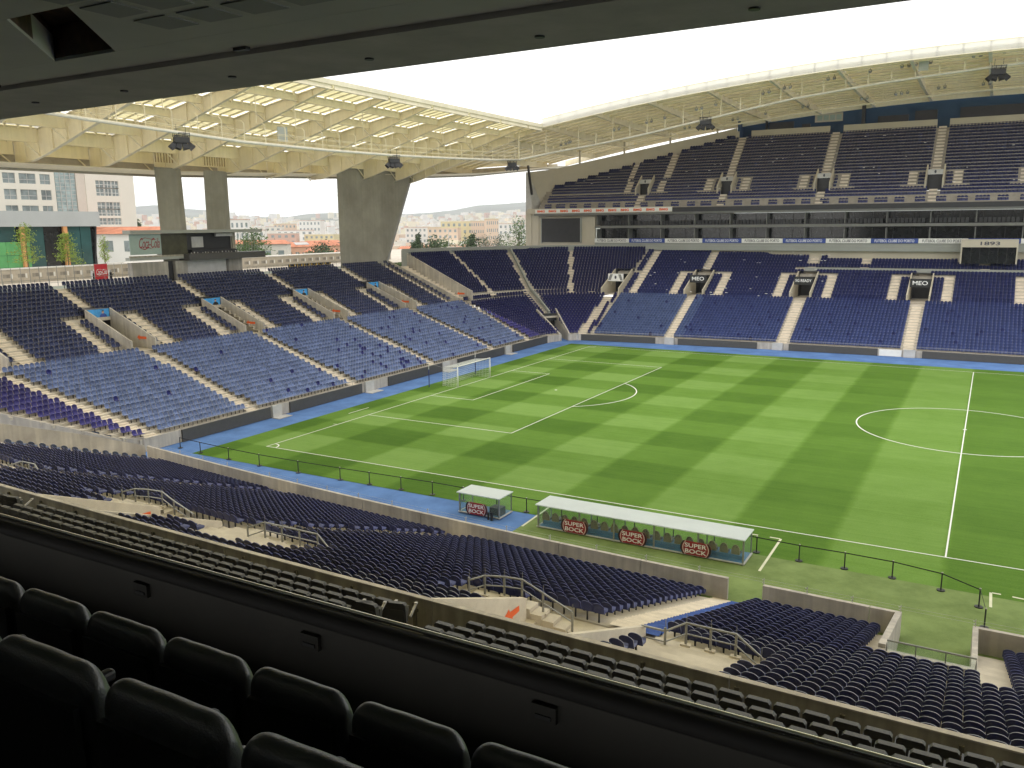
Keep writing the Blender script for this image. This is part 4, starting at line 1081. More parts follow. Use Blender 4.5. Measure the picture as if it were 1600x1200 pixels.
# deep blue concourse behind the top rows
W = MB(); W.box(9.3, 78, 117.5, 118, 33, 41); W.box(9.3, 9.6, 114.4, 118, 33, 41); W.build('concourse_wall', 'dblue', far)
W = MB()
for a, b, z0, z1 in ((14.5, 19, 35, 37.2), (20.5, 22, 35, 36.6), (33.5, 38.5, 35, 37.1), (39.5, 43, 35, 37.6), (46.5, 66, 35, 37.7)): W = MB(); W.box(a, b, 117.2, 117.5, z0, z1); W.build('dark_recess', 'black', far)
W = MB(); W.box(30.9, 31.5, 116.2, 116.8, 34, 41); W.build('dark_post', 'black', far); W = MB(); W.box(14.0, 14.4, 116.2, 116.8, 34, 38.5); W.build('dark_post', 'black', far)
W = MB(); W.box(22.8, 27.6, 116.9, 117.2, 36.7, 38.2); wnd = W.build('control_room_window', 'beige', far)
for k in range(4):
    W = MB(); W.box(23.2+1.1*k, 24.1+1.1*k, 116.86, 116.9, 36.95, 37.85); W.build('pane', 'frost', wnd)
# the '1893' box in the lower tier
bx = thing('press_box', (52.8, 97, 12), 'beige framed box in the far stand with the number 1893 over dark glass', 'box')
W = MB(); W.box(49.0, 56.6, 96.8, 99.8, 14.7, 15.85); W.box(49.0, 49.2, 96.8, 99.8, 12.2, 14.7); W.box(56.4, 56.6, 96.8, 99.8, 12.2, 14.7); W.box(49.0, 56.6, 98, 99.8, 12.2, 12.6); W.build('frame', 'beige', bx)
W = MB(); W.box(49.2, 56.4, 97.3, 97.4, 12.2, 14.7); W.build('window', 'glassdark', bx)
for k in range(1, 6):
    W = MB(); W.box(49.2+1.2*k-.03, 49.2+1.2*k+.03, 97.22, 97.29, 12.2, 14.7); W.build('mullion', 'darkmetal', bx)
lettering('1893', bx, (52.9, 96.78, 15.28), AX_FAR, 2.6, .55, 'lettk', bold=.02)
# ledge rail and small cubicles on the right of the lower tier
W = MB(); d, z = FAR_[27]; curve_wall(W, lambda x: yF(x)+d-.3, 26.2, 75, z-.6, z+.62, .15, 3); W.build('ledge_wall', 'greybeam', far)
for k, x in enumerate([29.0, 33.6, 38.0, 42.4, 47.0]):
    W = MB(); yy = yF(x)+FAR_[33][0]; W.box(x-.5, x+.5, yy-.1, yy+.5, 13.3, 14.95); W.box(x+.0, x+.0+.45, yy-.12, yy-.1, 13.35, 13.8, 0); W.build('cubicle', 'beige', far)
    W = MB(); W.box(x-.1, x+.45, yy-.16, yy-.11, 13.2, 13.75); W.build('opening', 'black', far)
W = MB()
for x in np.arange(27, 49, .5):
    pass
recs = []
for x in np.arange(27.0, 48.5, .5):
    if all(abs(x-c) > .75 for c in (29.0, 33.6, 38.0, 42.4, 47.0)): recs.append((x, yF(x)+FAR_[33][0], FAR_[33][1], math.pi, jit((.028, .036, .12))))
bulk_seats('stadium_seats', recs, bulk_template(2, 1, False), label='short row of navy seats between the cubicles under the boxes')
# strands of pale tape left on some seats
W = MB(); rr = random.Random(3)
for k in range(95):
    if k < 45: r = rr.randrange(4, 22); x = rr.uniform(max(xl(r)+1, -20), 58); y, z = UP[r]; y += .15; z += .82
    else:
        r = rr.randrange(16, 33); x = rr.uniform(CX, 30); y = yF(x)+FAR_[r][0]-.1; z = FAR_[r][1]+.82
    w = rr.uniform(.15, .45); h = rr.uniform(.04, .1)
    W.hexa([(x, y-.12, z-.05), (x+w, y-.12, z-.05), (x+w, y, z), (x, y, z)], [(x, y-.12, z-.05+h), (x+w, y-.12, z+h*.3), (x+w, y, z+.02), (x, y, z+.03)])
W.build('tape_scraps', 'white', kind='stuff', label='scraps of white tape and paper stuck to the far seats')

# ---------------------------------------------------------------- roof
def arch(x): return 39.5-.00122*(54-x)**2 if x < 54 else 39.5
GY = [-20.5, -11.5, -2.5, 6.4, 15.5, 24.6, 34.8, 43.9, 52.9, 61.6, 70.2, 75.3]
def outer_x(y): return float(np.interp(y, [-30, 25, 52, 75, 95, 112, 120], [-43.2, -43, -42.2, -41, -38, -31, -28]))
def outer_z(y): return float(np.interp(y, [-30, 25, 52, 75, 95, 112, 116], [25.3, 25.5, 26.4, 27.2, 28.4, 30.3, 30.5]))
roof = thing('stadium_roof', (-12, 75.5, 34.3), 'cream steel roof with translucent panels sweeping over the far corner stands', 'roof')
PX = [-12.0, -17.2, -22.4, -27.6, -32.8, -38.0, -42.6]
def zs(x): return arch(x)+.38
def girder_bottom(x): return float(np.interp(x, [-43, -39.5, -37, -12], [26.0, 26.05, 26.6, 34.0]))
nb = 0
for gi, gy in enumerate(GY):
    xo = outer_x(gy)+.3
    W = MB(); xs = [-12.1, -17.2, -22.4, -27.6, -32.8, -36.5, -39.5, xo]
    for a, b in zip(xs[:-1], xs[1:]):
        W.hexa([(a, gy-.03, girder_bottom(a)), (b, gy-.03, girder_bottom(b)), (b, gy+.03, girder_bottom(b)), (a, gy+.03, girder_bottom(a))], [(a, gy-.03, zs(a)-.1), (b, gy-.03, zs(b)-.1), (b, gy+.03, zs(b)-.1), (a, gy+.03, zs(a)-.1)])
        for z_, w in ((girder_bottom, .22), (lambda q: zs(q)-.18, .2)):
            W.hexa([(a, gy-w, z_(a)-.06), (b, gy-w, z_(b)-.06), (b, gy+w, z_(b)-.06), (a, gy+w, z_(a)-.06)], [(a, gy-w, z_(a)), (b, gy-w, z_(b)), (b, gy+w, z_(b)), (a, gy+w, z_(a))])
    gd = W.build('girder', 'roofsteel', roof)
    W = MB()
    for x in (-15, -17.2, -22.4, -25, -27.6, -30.2, -32.8, -35.4, -38, -40.5):
        if x > xo: W.box(x-.05, x+.05, gy-.2, gy+.2, girder_bottom(x), zs(x)-.15)
    W.build('stiffeners', 'roofsteel', gd)
for gi in range(len(GY)-1):
    y0, y1 = GY[gi]+.24, GY[gi+1]-.24
    for k, x in enumerate(PX):
        xx = max(x, max(outer_x(y0), outer_x(y1))+.5)
        dp = .8 if k < 4 else 1.5
        W = MB(); zt = zs(xx)-.12; 
        W.box(xx-.03, xx+.03, y0, y1, zt-dp, zt); W.box(xx-.17, xx+.17, y0, y1, zt-dp-.06, zt-dp); W.box(xx-.15, xx+.15, y0, y1, zt-.05, zt); o = W.build('cross_beam', 'roofsteel', roof)
        if k >= 2:
            W = MB()
            for ya, sg in ((y0, 1), (y1, -1)): W.bar((xx, ya, zt-dp-1.3 if k > 3 else zt-dp-.9), (xx, ya+sg*1.5, zt-dp-.02), .16, .1)
            W.build('knee_brace', 'roofsteel', o)
    for k in range(len(PX)-1):
        a = max(PX[k+1], max(outer_x(y0), outer_x(y1))+.5)+.18; b = PX[k]-.18
        if b-a < 1: continue
        W = MB(); W.hexa([(a, y0, zs(a)+.0), (b, y0, zs(b)), (b, y1, zs(b)), (a, y1, zs(a))], [(a, y0, zs(a)+.04), (b, y0, zs(b)+.04), (b, y1, zs(b)+.04), (a, y1, zs(a)+.04)])
        p = W.build('roof_panel', 'roofpanel', roof)
        W = MB(); nbat = 6
        for j in range(nbat):
            yy = y0+(y1-y0)*(j+.5)/nbat; W.hexa([(a, yy-.13, zs(a)-.1), (b, yy-.13, zs(b)-.1), (b, yy+.13, zs(b)-.1), (a, yy+.13, zs(a)-.1)], [(a, yy-.13, zs(a)-.01), (b, yy-.13, zs(b)-.01), (b, yy+.13, zs(b)-.01), (a, yy+.13, zs(a)-.01)])
            for xe in (a+.12, b-.12): W.box(xe-.06, xe+.06, yy-.1, yy+.1, zs(xe)-.42, zs(xe)-.1)
        W.build('battens', 'roofsteel', p)
# inner edge of the end roof
W = MB(); 
W.hexa([(-12.0, -22, 34.1), (-11.8, -22, 34.1), (-11.8, 75, 34.1), (-12.0, 75, 34.1)], [(-12.0, -22, 34.62), (-11.8, -22, 34.62), (-11.8, 75, 34.62), (-12.0, 75, 34.62)]); W.build('roof_edge', 'roofsteel', roof)
# outer fascia
ys = [-30, -10, 10, 25, 38, 52, 64, 75, 85, 95, 104, 112, 116]
for a, b in zip(ys[:-1], ys[1:]):
    W = MB(); xa, xb = outer_x(a), outer_x(b); za, zb = outer_z(a), outer_z(b)
    W.hexa([(xa, a, za-.25), (xb, b, zb-.25), (xb-.3, b, zb-.25), (xa-.3, a, za-.25)], [(xa, a, zs(xa)+.05), (xb, b, zs(xb)+.05), (xb-.3, b, zs(xb)+.05), (xa-.3, a, zs(xa)+.05)])
    W.build('fascia', M.setdefault('fasc', mat('weathered_fascia', (.40, .36, .28), .7, .15, .8)), roof)
    W = MB(); W.hexa([(xa, a, za), (xb, b, zb), (xb+3.2, b, zb+.35), (xa+3.2, a, za+.35)], [(xa, a, za+.05), (xb, b, zb+.05), (xb+3.2, b, zb+.4), (xa+3.2, a, za+.4)]); W.build('eaves_soffit', 'roofsteel', roof)
# far roof: girders along y, sheets, white inner edge
FX = [-41.5, -38, -30, -21, -12, -3, 6, 15, 24, 33, 42, 51, 60, 69]
def gbf(x, y): return arch(x)-.15-.004*(y-75)
for x in FX:
    y1 = 116.6; y0 = 75.4 if x > -12.5 else 75.4
    if x < -29: y1 = 80 if x < -40 else (95 if x < -37 else 112)
    W = MB(); yy = np.linspace(y0, y1, 6)
    for a, b in zip(yy[:-1], yy[1:]):
        dp = lambda y: .5+.5*math.sin(math.pi*(y-75)/45.)
        W.hexa([(x-.04, a, gbf(x, a)-dp(a)+.6), (x+.04, a, gbf(x, a)-dp(a)+.6), (x+.04, b, gbf(x, b)-dp(b)+.6), (x-.04, b, gbf(x, b)-dp(b)+.6)], [(x-.04, a, zs(x)+.2), (x+.04, a, zs(x)+.2), (x+.04, b, zs(x)+.2), (x-.04, b, zs(x)+.2)])
        W.hexa([(x-.22, a, gbf(x, a)-dp(a)+.54), (x+.22, a, gbf(x, a)-dp(a)+.54), (x+.22, b, gbf(x, b)-dp(b)+.54), (x-.22, b, gbf(x, b)-dp(b)+.54)], [(x-.22, a, gbf(x, a)-dp(a)+.6), (x+.22, a, gbf(x, a)-dp(a)+.6), (x+.22, b, gbf(x, b)-dp(b)+.6), (x-.22, b, gbf(x, b)-dp(b)+.6)])
    W.build('girder', 'roofsteel', roof)
for x0, x1 in zip(FX[:-1], FX[1:]):
    YL = lambda x: float(np.interp(x, [-42.2, -41, -38, -31, -28], [52, 75, 95, 112, 116.6])); ya, yb_ = YL(x0), YL(x1); yl = min(ya, yb_)
    W = MB(); W.hexa([(x0+.05, 75.2, zs(x0)+.22), (x1-.05, 75.2, zs(x1)+.22), (x1-.05, yb_, zs(x1)+.22), (x0+.05, ya, zs(x0)+.22)], [(x0+.05, 75.2, zs(x0)+.28), (x1-.05, 75.2, zs(x1)+.28), (x1-.05, yb_, zs(x1)+.28), (x0+.05, ya, zs(x0)+.28)])
    p = W.build('roof_panel', 'farpanel', roof)
    W = MB()
    for y in np.arange(76.2, yl, 2.6): W.hexa([(x0+.05, y, zs(x0)-.1), (x1-.05, y, zs(x1)-.1), (x1-.05, y+.5, zs(x1)-.1), (x0+.05, y+.5, zs(x0)-.1)], [(x0+.05, y, zs(x0)+.2), (x1-.05, y, zs(x1)+.2), (x1-.05, y+.5, zs(x1)+.2), (x0+.05, y+.5, zs(x0)+.2)])
    W.build('purlins', 'roofsteel', p)
W = MB(); xs = np.linspace(-12, 75, 30)
for a, b in zip(xs[:-1], xs[1:]): W.hexa([(a, 75.0, arch(a)+.02), (b, 75.0, arch(b)+.02), (b, 75.12, arch(b)+.02), (a, 75.12, arch(a)+.02)], [(a, 75.0, arch(a)+1.2), (b, 75.0, arch(b)+1.2), (b, 75.12, arch(b)+1.2), (a, 75.12, arch(a)+1.2)])
W.build('white_edge', 'fascia', roof)
W = MB()
for a, b in zip(xs[:-1], xs[1:]): W.hexa([(a, 75.0, arch(a)-.08), (b, 75.0, arch(b)-.08), (b, 75.3, arch(b)-.08), (a, 75.3, arch(a)-.08)], [(a, 75.0, arch(a)+.0), (b, 75.0, arch(b)+.0), (b, 75.3, arch(b)+.0), (a, 75.3, arch(a)+.0)]); W.bar((a, 74.95, arch(a)+1.24), (b, 74.95, arch(b)+1.24), .1)
W.build('edge_trim', 'roofsteel', roof)
W = MB(); xs = np.linspace(-28, 75, 30)
for a, b in zip(xs[:-1], xs[1:]): W.hexa([(a, 116.6, arch(a)-.35), (b, 116.6, arch(b)-.35), (b, 116.9, arch(b)-.35), (a, 116.9, arch(a)-.35)], [(a, 116.6, zs(a)+.3), (b, 116.6, zs(b)+.3), (b, 116.9, zs(b)+.3), (a, 116.9, zs(a)+.3)])
W.build('rear_beam', 'roofsteel', roof)
for x in (-20, -11.5, -3, 5.5):                    # short posts between the side panel and the roof
    W = MB(); y = float(np.interp(x, [q[0] for q in pp], [q[1] for q in pp])); W.bar((x, y+.15, ztop(x)-.1), (x, y+.15, arch(x)+.3), .3); W.build('roof_post', 'beige', roof)
# near roof and upper tier above the camera (outside the frame, shades the near stand)
W = MB(); W.box(-12, 75, -60, -9, 37.5, 37.8); W.box(14, 76, -60.3, -36, 22.31, 22.6); W.build('near_roof_sheet', 'roofpanel', roof)

# catwalk hung under the roof: along the end roof and along the far roof
cw = thing('catwalk', (-16, 40, 27.5), 'long cream maintenance catwalk hung beneath the roof edge', 'catwalk')
path = [(-16, -12, 28.4), (-16, -3, 28.0), (-16, 14.8, 27.45), (-16, 28, 27.5), (-16, 41, 27.75), (-16, 54, 28.2), (-16, 66, 28.7), (-15.2, 73, 29.1)]
pathf = [(-15.2, 73, 29.1), (-12.5, 80, 30.6), (-6, 82, 31.6)]+[(x, 82, float(np.interp(x, [-6, 2.2, 25.1, 39.7, 54.8, 75], [31.6, 32.7, 36.45, 37.9, 38.8, 39]))) for x in (2, 8, 14, 20, 26, 32, 38, 44, 50, 56, 64, 72)]
def off(p, dx, dy, dz): return [(q[0]+dx, q[1]+dy, q[2]+dz) for q in p]
for pth, dx, dy in ((path, -1.0, 0), (pathf, 0, 1.0)):
    W = MB(); W.tube(pth, .17, 6); W.build('lower_chord', M.setdefault('pipe', mat('grey_cream_pipe', (.78, .74, .64), .5, .08)), cw, smooth=True)
    W = MB(); A1 = off(pth, 0, 0, .12); A2 = off(pth, dx, dy, .12)
    for i in range(len(pth)-1): W.hexa([A1[i], A1[i+1], A2[i+1], A2[i]], [tuple(Vector(q)+Vector((0, 0, .06))) for q in (A1[i], A1[i+1], A2[i+1], A2[i])])
    W.build('walkway', 'roofsteel', cw)
    for h in (.6, 1.2):
        for ddx, ddy in ((0, 0), (dx, dy)):
            W = MB(); W.tube(off(pth, ddx, ddy, h), .03, 4); W.build('hand_rail', 'roofsteel', cw)
def along(pth, step):
    P = [Vector(q) for q in pth]; o_ = []; acc = 0
    for a, b in zip(P[:-1], P[1:]):
        l = (b-a).length; t_ = acc
        while t_ < l: o_.append(a+(b-a)*(t_/l)); t_ += step
        acc = t_-l
    return o_
W = MB(); W2 = MB()
for q in along(path, 3.0):
    W.tube([q, q+Vector((0, 0, 1.9)), q+Vector((-.35, 0, 2.2)), q+Vector((-1.2, 0, 2.25))], .05, 5); W.tube([q+Vector((-1, 0, 0)), q+Vector((-1, 0, 1.2))], .03, 4)
for q in along(path, 6.0): W2.tube([q+Vector((-1.2, 0, 2.2)), (q.x-1.2, q.y, arch(q.x)+.5)], .05, 5)
for q in along(pathf, 3.0):
    W.bar(q, (q.x, q.y, q.z+1.9), .16); W.tube([q+Vector((0, 1, 0)), q+Vector((0, 1, 1.2))], .03, 4)
for q in along(pathf, 6.0): W2.bar(q, (q.x, q.y, arch(q.x)+.3), .13)
W.build('rail_posts', 'roofsteel', cw, kind='stuff'); W2.build('hangers', 'roofsteel', cw)
# second, lower catwalk line on the far roof with bracing
pth2 = [(x, 100, float(np.interp(x, [-14, 5, 25, 45, 75], [31.6, 34.6, 36.7, 37.9, 38.4]))) for x in range(-14, 74, 6)]
W = MB(); W.tube(pth2, .14, 5); W.tube(off(pth2, 0, 0, 1.1), .05, 4)
for q in along(pth2, 3.6): W.bar(q, (q.x, q.y, arch(q.x)+.4), .09)
W.build('rear_chord', 'roofsteel', cw)
# floodlights: many small lamps fixed along the far roof edge
fl = MB(); fl.hexa([(-.16, -.12, -.16), (.16, -.12, -.16), (.16, .1, -.1), (-.16, .1, -.1)], [(-.16, -.2, .16), (.16, -.2, .16), (.16, .06, .2), (-.16, .06, .2)]); fl_me = fl.mesh('lamp_head', ['steel'])
yk = MB(); yk.bar((-.2, 0, .3), (.2, 0, .3), .04); yk.bar((-.2, 0, 0), (-.2, 0, .3), .04); yk.bar((.2, 0, 0), (.2, 0, .3), .04); yk.bar((0, 0, .3), (0, 0, .6), .04); yk_me = yk.mesh('yoke', ['darkmetal'])
cntF = {75: 0, 99: 0}
def flab(x, y0):
    k_ = 99 if y0 > 90 else 75; cntF[k_] += 1
    return 'small grey floodlight lamp, %s from the left on the %s rail under the far roof' % (nth(cntF[k_]), 'rear' if k_ == 99 else 'front')
protoF = None; rr = random.Random(5); n_ = 0
for (x0, y0, dz, cnt) in [(-11, 80, 1.2, 3), (-9.6, 80, 1.2, 1), (-1.5, 80, 1.3, 2), (4, 80, 1.3, 2), (7, 80, 1.3, 1), (12, 80, 1.4, 2), (15, 80, 1.4, 1), (22, 80, 1.3, 2), (25, 80, 1.3, 2), (31, 80, 1.4, 2), (36.5, 80, 1.4, 1), (40.5, 80, 1.3, 3), (44, 80, 1.3, 1), (49, 80, 1.3, 2), (52.5, 80, 1.3, 4), (56, 80, 1.3, 2),
                          (4, 99, .2, 2), (12.5, 99, .1, 2), (18, 99, .2, 1), (24, 99, .2, 2), (33, 99, .2, 2), (38, 99, .2, 3), (44, 99, .3, 2), (50, 99, .2, 2)]:
    for j in range(cnt):
        x = x0+.85*j; z = (float(np.interp(x, [-15, -6, 2.2, 25.1, 39.7, 54.8], [29.6, 31.6, 32.7, 36.45, 37.9, 38.8])) + dz) if y0 < 90 else float(np.interp(x, [-14, 5, 25, 45, 75], [31.6, 34.6, 36.7, 37.9, 38.4]))+.5+dz
        if protoF is None:
            protoF = thing('floodlight', (x, y0, z), flab(x, y0), 'floodlight', 'floodlight lamps under the far roof')
            link('lamp_head', fl_me, protoF, loc=(0, 0, 0)); link('yoke', yk_me, protoF, loc=(0, 0, 0))
        else: copy_tree(protoF, (x, y0, z), rr.uniform(-.5, .5), label=flab(x, y0))
# loudspeaker clusters
def cluster(loc, rz, label, s=1.0, dark='black'):
    root = thing('speaker_cluster', loc, label, 'loudspeaker', 'loudspeaker clusters hung from the catwalk', rz)
    W = MB(); W.box(-1.0*s, 1.0*s, -.4*s, .4*s, -.75*s, .0); link('amplifier_case', W.mesh('amplifier_case', [dark]), root, loc=(0, 0, 0))
    W = MB()
    for y in (-.4*s, .4*s):
        for zz in (.15, .5): W.bar((-1.0*s, y, zz*s), (1.0*s, y, zz*s), .08*s)
        for x in (-1.0, -.4, .3, 1.0): W.bar((x*s, y, 0), (x*s, y, .6*s), .07*s)
    for x in (-.6, .6): W.bar((x*s, 0, .0), (x*s, 0, 1.6*s), .05*s)
    link('frame', W.mesh('frame', ['darkmetal']), root, loc=(0, 0, 0))
    for k, (ax, lean) in enumerate(((-1.15, -.75), (-.42, -.28), (.42, .28), (1.15, .75))):
        W = MB(); a = Vector((ax*s, 0, -1.15*s)); d = Vector((math.sin(lean), -.25, -math.cos(lean))).normalized(); r = d.cross(Vector((0, 1, 0))).normalized()
        c0 = a-d*.45*s; c1 = a+d*.45*s; q = d.cross(r).normalized()
        lo = [c0+r*(.30*s*i)+q*(.3*s*j) for i, j in ((-1, -1), (1, -1), (1, 1), (-1, 1))]; hi = [c1+r*(.38*s*i)+q*(.35*s*j) for i, j in ((-1, -1), (1, -1), (1, 1), (-1, 1))]
        W.hexa([tuple(v) for v in lo], [tuple(v) for v in hi]); hn = link('horn', W.mesh('horn', ['black']), root, loc=(0, 0, 0))
        W = MB(); W.quad(*[tuple(c1+d*.01+r*(.30*s*i)+q*(.28*s*j)) for i, j in ((-1, -1), (1, -1), (1, 1), (-1, 1))]); link('grille', W.mesh('grille', ['darkmetal']), hn, loc=(0, 0, 0))
    return root
cluster((-16.0, 6.9, 27.3), R(65), 'large black loudspeaker cluster hanging at the left of the end roof catwalk', .72)
cluster((-16.0, 40.6, 27.35), R(60), 'black loudspeaker cluster hanging in front of the wide concrete pylon', .72)
cluster((-16.2, 72.5, 28.6), R(40), 'black loudspeaker cluster hanging at the catwalk corner', .72)
cluster((12.9, 82, 34.3), R(10), 'dark grey loudspeaker cluster hung over the middle of the far upper tier', .85)
cluster((52.0, 82, 38.2), R(10), 'dark grey loudspeaker cluster nearest the right edge under the far roof', .85)
W = MB(); W.box(-.6, .6, -.04, .04, -.8, .8); 
for (x, y, z, rz, lb) in ((-17.4, 22.0, 28.9, R(70), 'pale blue grey access panel on the end catwalk'), (43.2, 79.5, 39.3, 0, 'tall pale grey access panel on the far catwalk')):
    link('access_panel', W.mesh('access_panel', [M.setdefault('palepanel', mat('pale_blue_panel', (.40, .43, .40), .5, .05))]), None, loc=(x, y, z), label=lb, cat='panel').rotation_euler = (0, 0, rz)

# ---------------------------------------------------------------- concrete supports
def joint_prism(mb_lo, mb_hi, name, label, zj):
    root = thing(name, (mb_lo[0][0], mb_lo[0][1], mb_lo[0][2]), label, 'column', 'concrete roof supports')
    zl_, zh = mb_lo[0][2], mb_hi[0][2]; cuts = [zl_]+zj+[zh]
    for a, b in zip(cuts[:-1], cuts[1:]):
        W = MB(); f = lambda t_: [tuple(Vector(p).lerp(Vector(q), (t_-zl_)/(zh-zl_))) for p, q in zip(mb_lo, mb_hi)]
        g_ = .02 if b != zh else 0; A0 = f(a); B0 = f(b-g_)
        W.hexa([(x, y, a) for x, y, _ in A0], [(x, y, b-g_) for x, y, _ in B0]); W.build('concrete_lift', 'pylon', root)
        if g_:
            W = MB(); C0 = f(b); c_ = Vector((sum(v[0] for v in C0)/len(C0), sum(v[1] for v in C0)/len(C0), 0))
            q = [(c_.x+(x-c_.x)*.995, c_.y+(y-c_.y)*.995) for x, y, _ in C0]; W.prism(q, b-g_, b); W.build('joint', 'parapet', root)
    return root
joint_prism([(-39, 21.9, 11.8), (-39.0, 25.2, 11.8), (-39.7, 26.6, 11.8), (-41, 27.2, 11.8), (-41, 23.6, 11.8)], [(-39, 21.6, 26.2), (-39, 24.9, 26.2), (-39.7, 26.2, 26.2), (-41, 26.8, 26.2), (-41, 23.3, 26.2)], 'concrete_column', 'left slender concrete column rising behind the announcer box', [21.7])
joint_prism([(-39, 29.1, 11.8), (-39.0, 32.5, 11.8), (-39.7, 33.9, 11.8), (-41, 34.6, 11.8), (-41, 30.9, 11.8)], [(-39, 29.3, 26.2), (-39, 32.5, 26.2), (-39.7, 33.9, 26.2), (-41, 34.6, 26.2), (-41, 31.0, 26.2)], 'concrete_column', 'right slender concrete column behind the announcer box', [21.7])
joint_prism([(-38.2, 54.9, 11.4), (-38.2, 66.2, 11.4), (-40.2, 69.4, 11.4), (-42, 69.6, 11.4), (-42, 59.6, 11.4)], [(-38.2, 54.9, 31.0), (-38.2, 76.5, 31.0), (-40.0, 79.6, 31.0), (-42, 79.8, 31.0), (-42, 59.6, 31.0)], 'concrete_pylon', 'very wide flaring concrete pylon between the end stand and the corner', [17.6, 22.0, 26.3])
for yc in (23.5, 31.2):
    W = MB()
    for k in range(9): W.box(-38.98, -38.9, yc-1.7+k*.42, yc-1.55+k*.42, 26.8, 28.0)
    W.build('rust_ribs', M.setdefault('rib', mat('rusty_rib', (.42, .33, .19), .7, .2, 3)), roof)

# ---------------------------------------------------------------- announcer box on the end stand
ab = thing('announcer_box', (-38, 27, 12), 'glazed announcer box with a flat roof standing at the top of the end stand', 'building')
W = MB(); W.box(-38.9, -37.4, 16.2, 37.5, 18.0, 18.42); W.build('flat_roof', 'greybeam', ab)
W = MB(); W.box(-38.9, -38.0, 16.3, 24.2, 14.75, 15.1); W.build('floor_slab', 'greybeam', ab)
W = MB(); W.box(-38.05, -38.0, 16.4, 20.9, 15.45, 17.95); fp = W.build('glass_panel', 'frost', ab)
W = MB(); W.box(-38.04, -38.0, 20.95, 24.9, 15.3, 17.95); W.build('glass_panel', 'brownglass', ab)
W = MB(); W.box(-38.2, -37.98, 16.3, 24.2, 15.1, 15.3); W.box(-38.95, -38.8, 20.9, 24.9, 15.31, 17.95); W.box(-38.6, -38.4, 32.9, 33.4, 15.3, 18); W.build('wall', 'parapet', ab)
W = MB(); W.box(-38.99, -38.9, 25, 33, 15.3, 18.0); W.build('rear_wall', 'black', ab)
W = MB(); W.box(-38.89, -38.8, 26.3, 28.2, 16.1, 17.5); W.box(-38.6, -38.3, 30, 32.9, 17.5, 17.9); W.build('pale_cabinet', 'whitegrey', ab)
W = MB(); W.box(-38.7, -38.1, 24.6, 25.6, 16.0, 17.7); W.box(-38.7, -38, 25.61, 33.3, 15.36, 15.8); W.build('console', 'black', ab)
W = MB(); W.box(-38.9, -36.9, 24.22, 37.4, 14.5, 15.35); W.build('dark_fascia', 'board', ab)
for k in range(8):
    W = MB(); W.box(-38.06, -38.0, 33.5+k*.5, 33.53+k*.5, 15.3, 18.0); W.build('louvre', 'greybeam', ab)
rr = random.Random(9)
for k in range(14):
    y = 25.2+8*k/14+rr.uniform(0, .3); W = MB(); W.box(-37.95, -37.85, y, y+.10, 15.36, 15.42+rr.uniform(.02, .16)); W.build('desk_item', 'whitegrey', ab)
W = MB(); W.box(-38.9, -38.0, 16.5, 21.7, 11.8, 14.49); W.build('base_wall', 'concrete', ab); W = MB(); W.box(-38.9, -38.0, 31.6, 34.0, 11.8, 14.49); W.build('base_wall', 'concrete', ab); W = MB(); W.box(-38.9, -38.2, 23.0, 24.9, 11.8, 14.49); W.build('base_wall', 'concrete', ab)
W = MB(); W.box(-38.6, -38.4, 24.92, 31.5, 11.8, 14.5); W.build('roller_door', 'whitegrey', ab)
W = MB(); W.box(-38.95, -38.7, 21.72, 22.98, 11.8, 14.49); W.build('dark_doorway', 'black', ab)
# script style soft drink lettering
def script_logo(parent, o, ax, w, h, m):
    t1 = lettering('Coca-Cola', parent, o, ax, w, h, m, shear=.45, bold=.0, spacing=.92)
    X, Y, N = (Vector(v) for v in ax); O = Vector(o)
    W = MB()
    pts = [(-.5, -.12), (-.42, .35), (-.2, .52), (.0, .42), (.22, .30), (.4, .42)]
    W.tube([tuple(O+X*(a*w)+Y*(b*h)+N*.01) for a, b in pts], [.01*h, .03*h, .025*h, .02*h, .025*h, .01*h], 5)
    pts = [(-.42, -.5), (-.25, -.62), (-.05, -.45), (.12, -.60)]
    W.tube([tuple(O+X*(a*w)+Y*(b*h)+N*.01) for a, b in pts], [.02*h, .05*h, .04*h, .01*h], 5); W.build('swash', m, parent)
script_logo(fp, (-37.985, 19.2, 16.85), AX_END, 3.0, 1.25, 'burg')

# red drinks banner, fence, barrier, plaza wall
bn = thing('banner', (-38.2, 12.5, 12.6), 'upright red banner with white script lettering at the back of the end stand', 'banner')
W = MB(); W.box(-38.25, -38.2, 11.6, 13.25, 12.65, 14.55); W.build('panel', 'red', bn)
for y in (11.6, 13.25):
    W = MB(); W.bar((-38.3, y, 11.9), (-38.3, y, 14.6), .06); W.build('pole', 'steel', bn)
script_logo(bn, (-38.18, 12.45, 13.65), AX_END, 1.4, .62, 'lettw')
fn = thing('fence', (-38, 0, 12), 'thin steel fence behind the top row of the end stand', 'fence')
W = MB(); W.tube([(-37.6, -26, 13.2), (-37.6, 16, 13.2)], .025, 4); W.tube([(-37.6, -26, 12.8), (-37.6, 16, 12.8)], .018, 4); W.build('rail', 'steel', fn)
W = MB(); W.tube([(-37.6, 34, 13.2), (-37.6, 54.5, 13.2)], .025, 4); W.tube([(-37.6, 34, 12.8), (-37.6, 54.5, 12.8)], .018, 4); W.build('rail', 'steel', fn)
for y in list(np.arange(-25, 16, 1.7))+list(np.arange(34.5, 54, 1.7)):
    W = MB(); W.tube([(-37.6, y, 12.1), (-37.6, y, 13.22)], .025, 4); W.build('post', 'steel', fn)
fn = thing('fence', (-44.3, 0, 12), 'tall steel fence with thin posts along the plaza edge', 'fence')
W = MB()
W.tube([(-44.3, -20, 14.3), (-44.3, 20, 14.3)], .02, 4); W.build('rail', 'steel', fn)
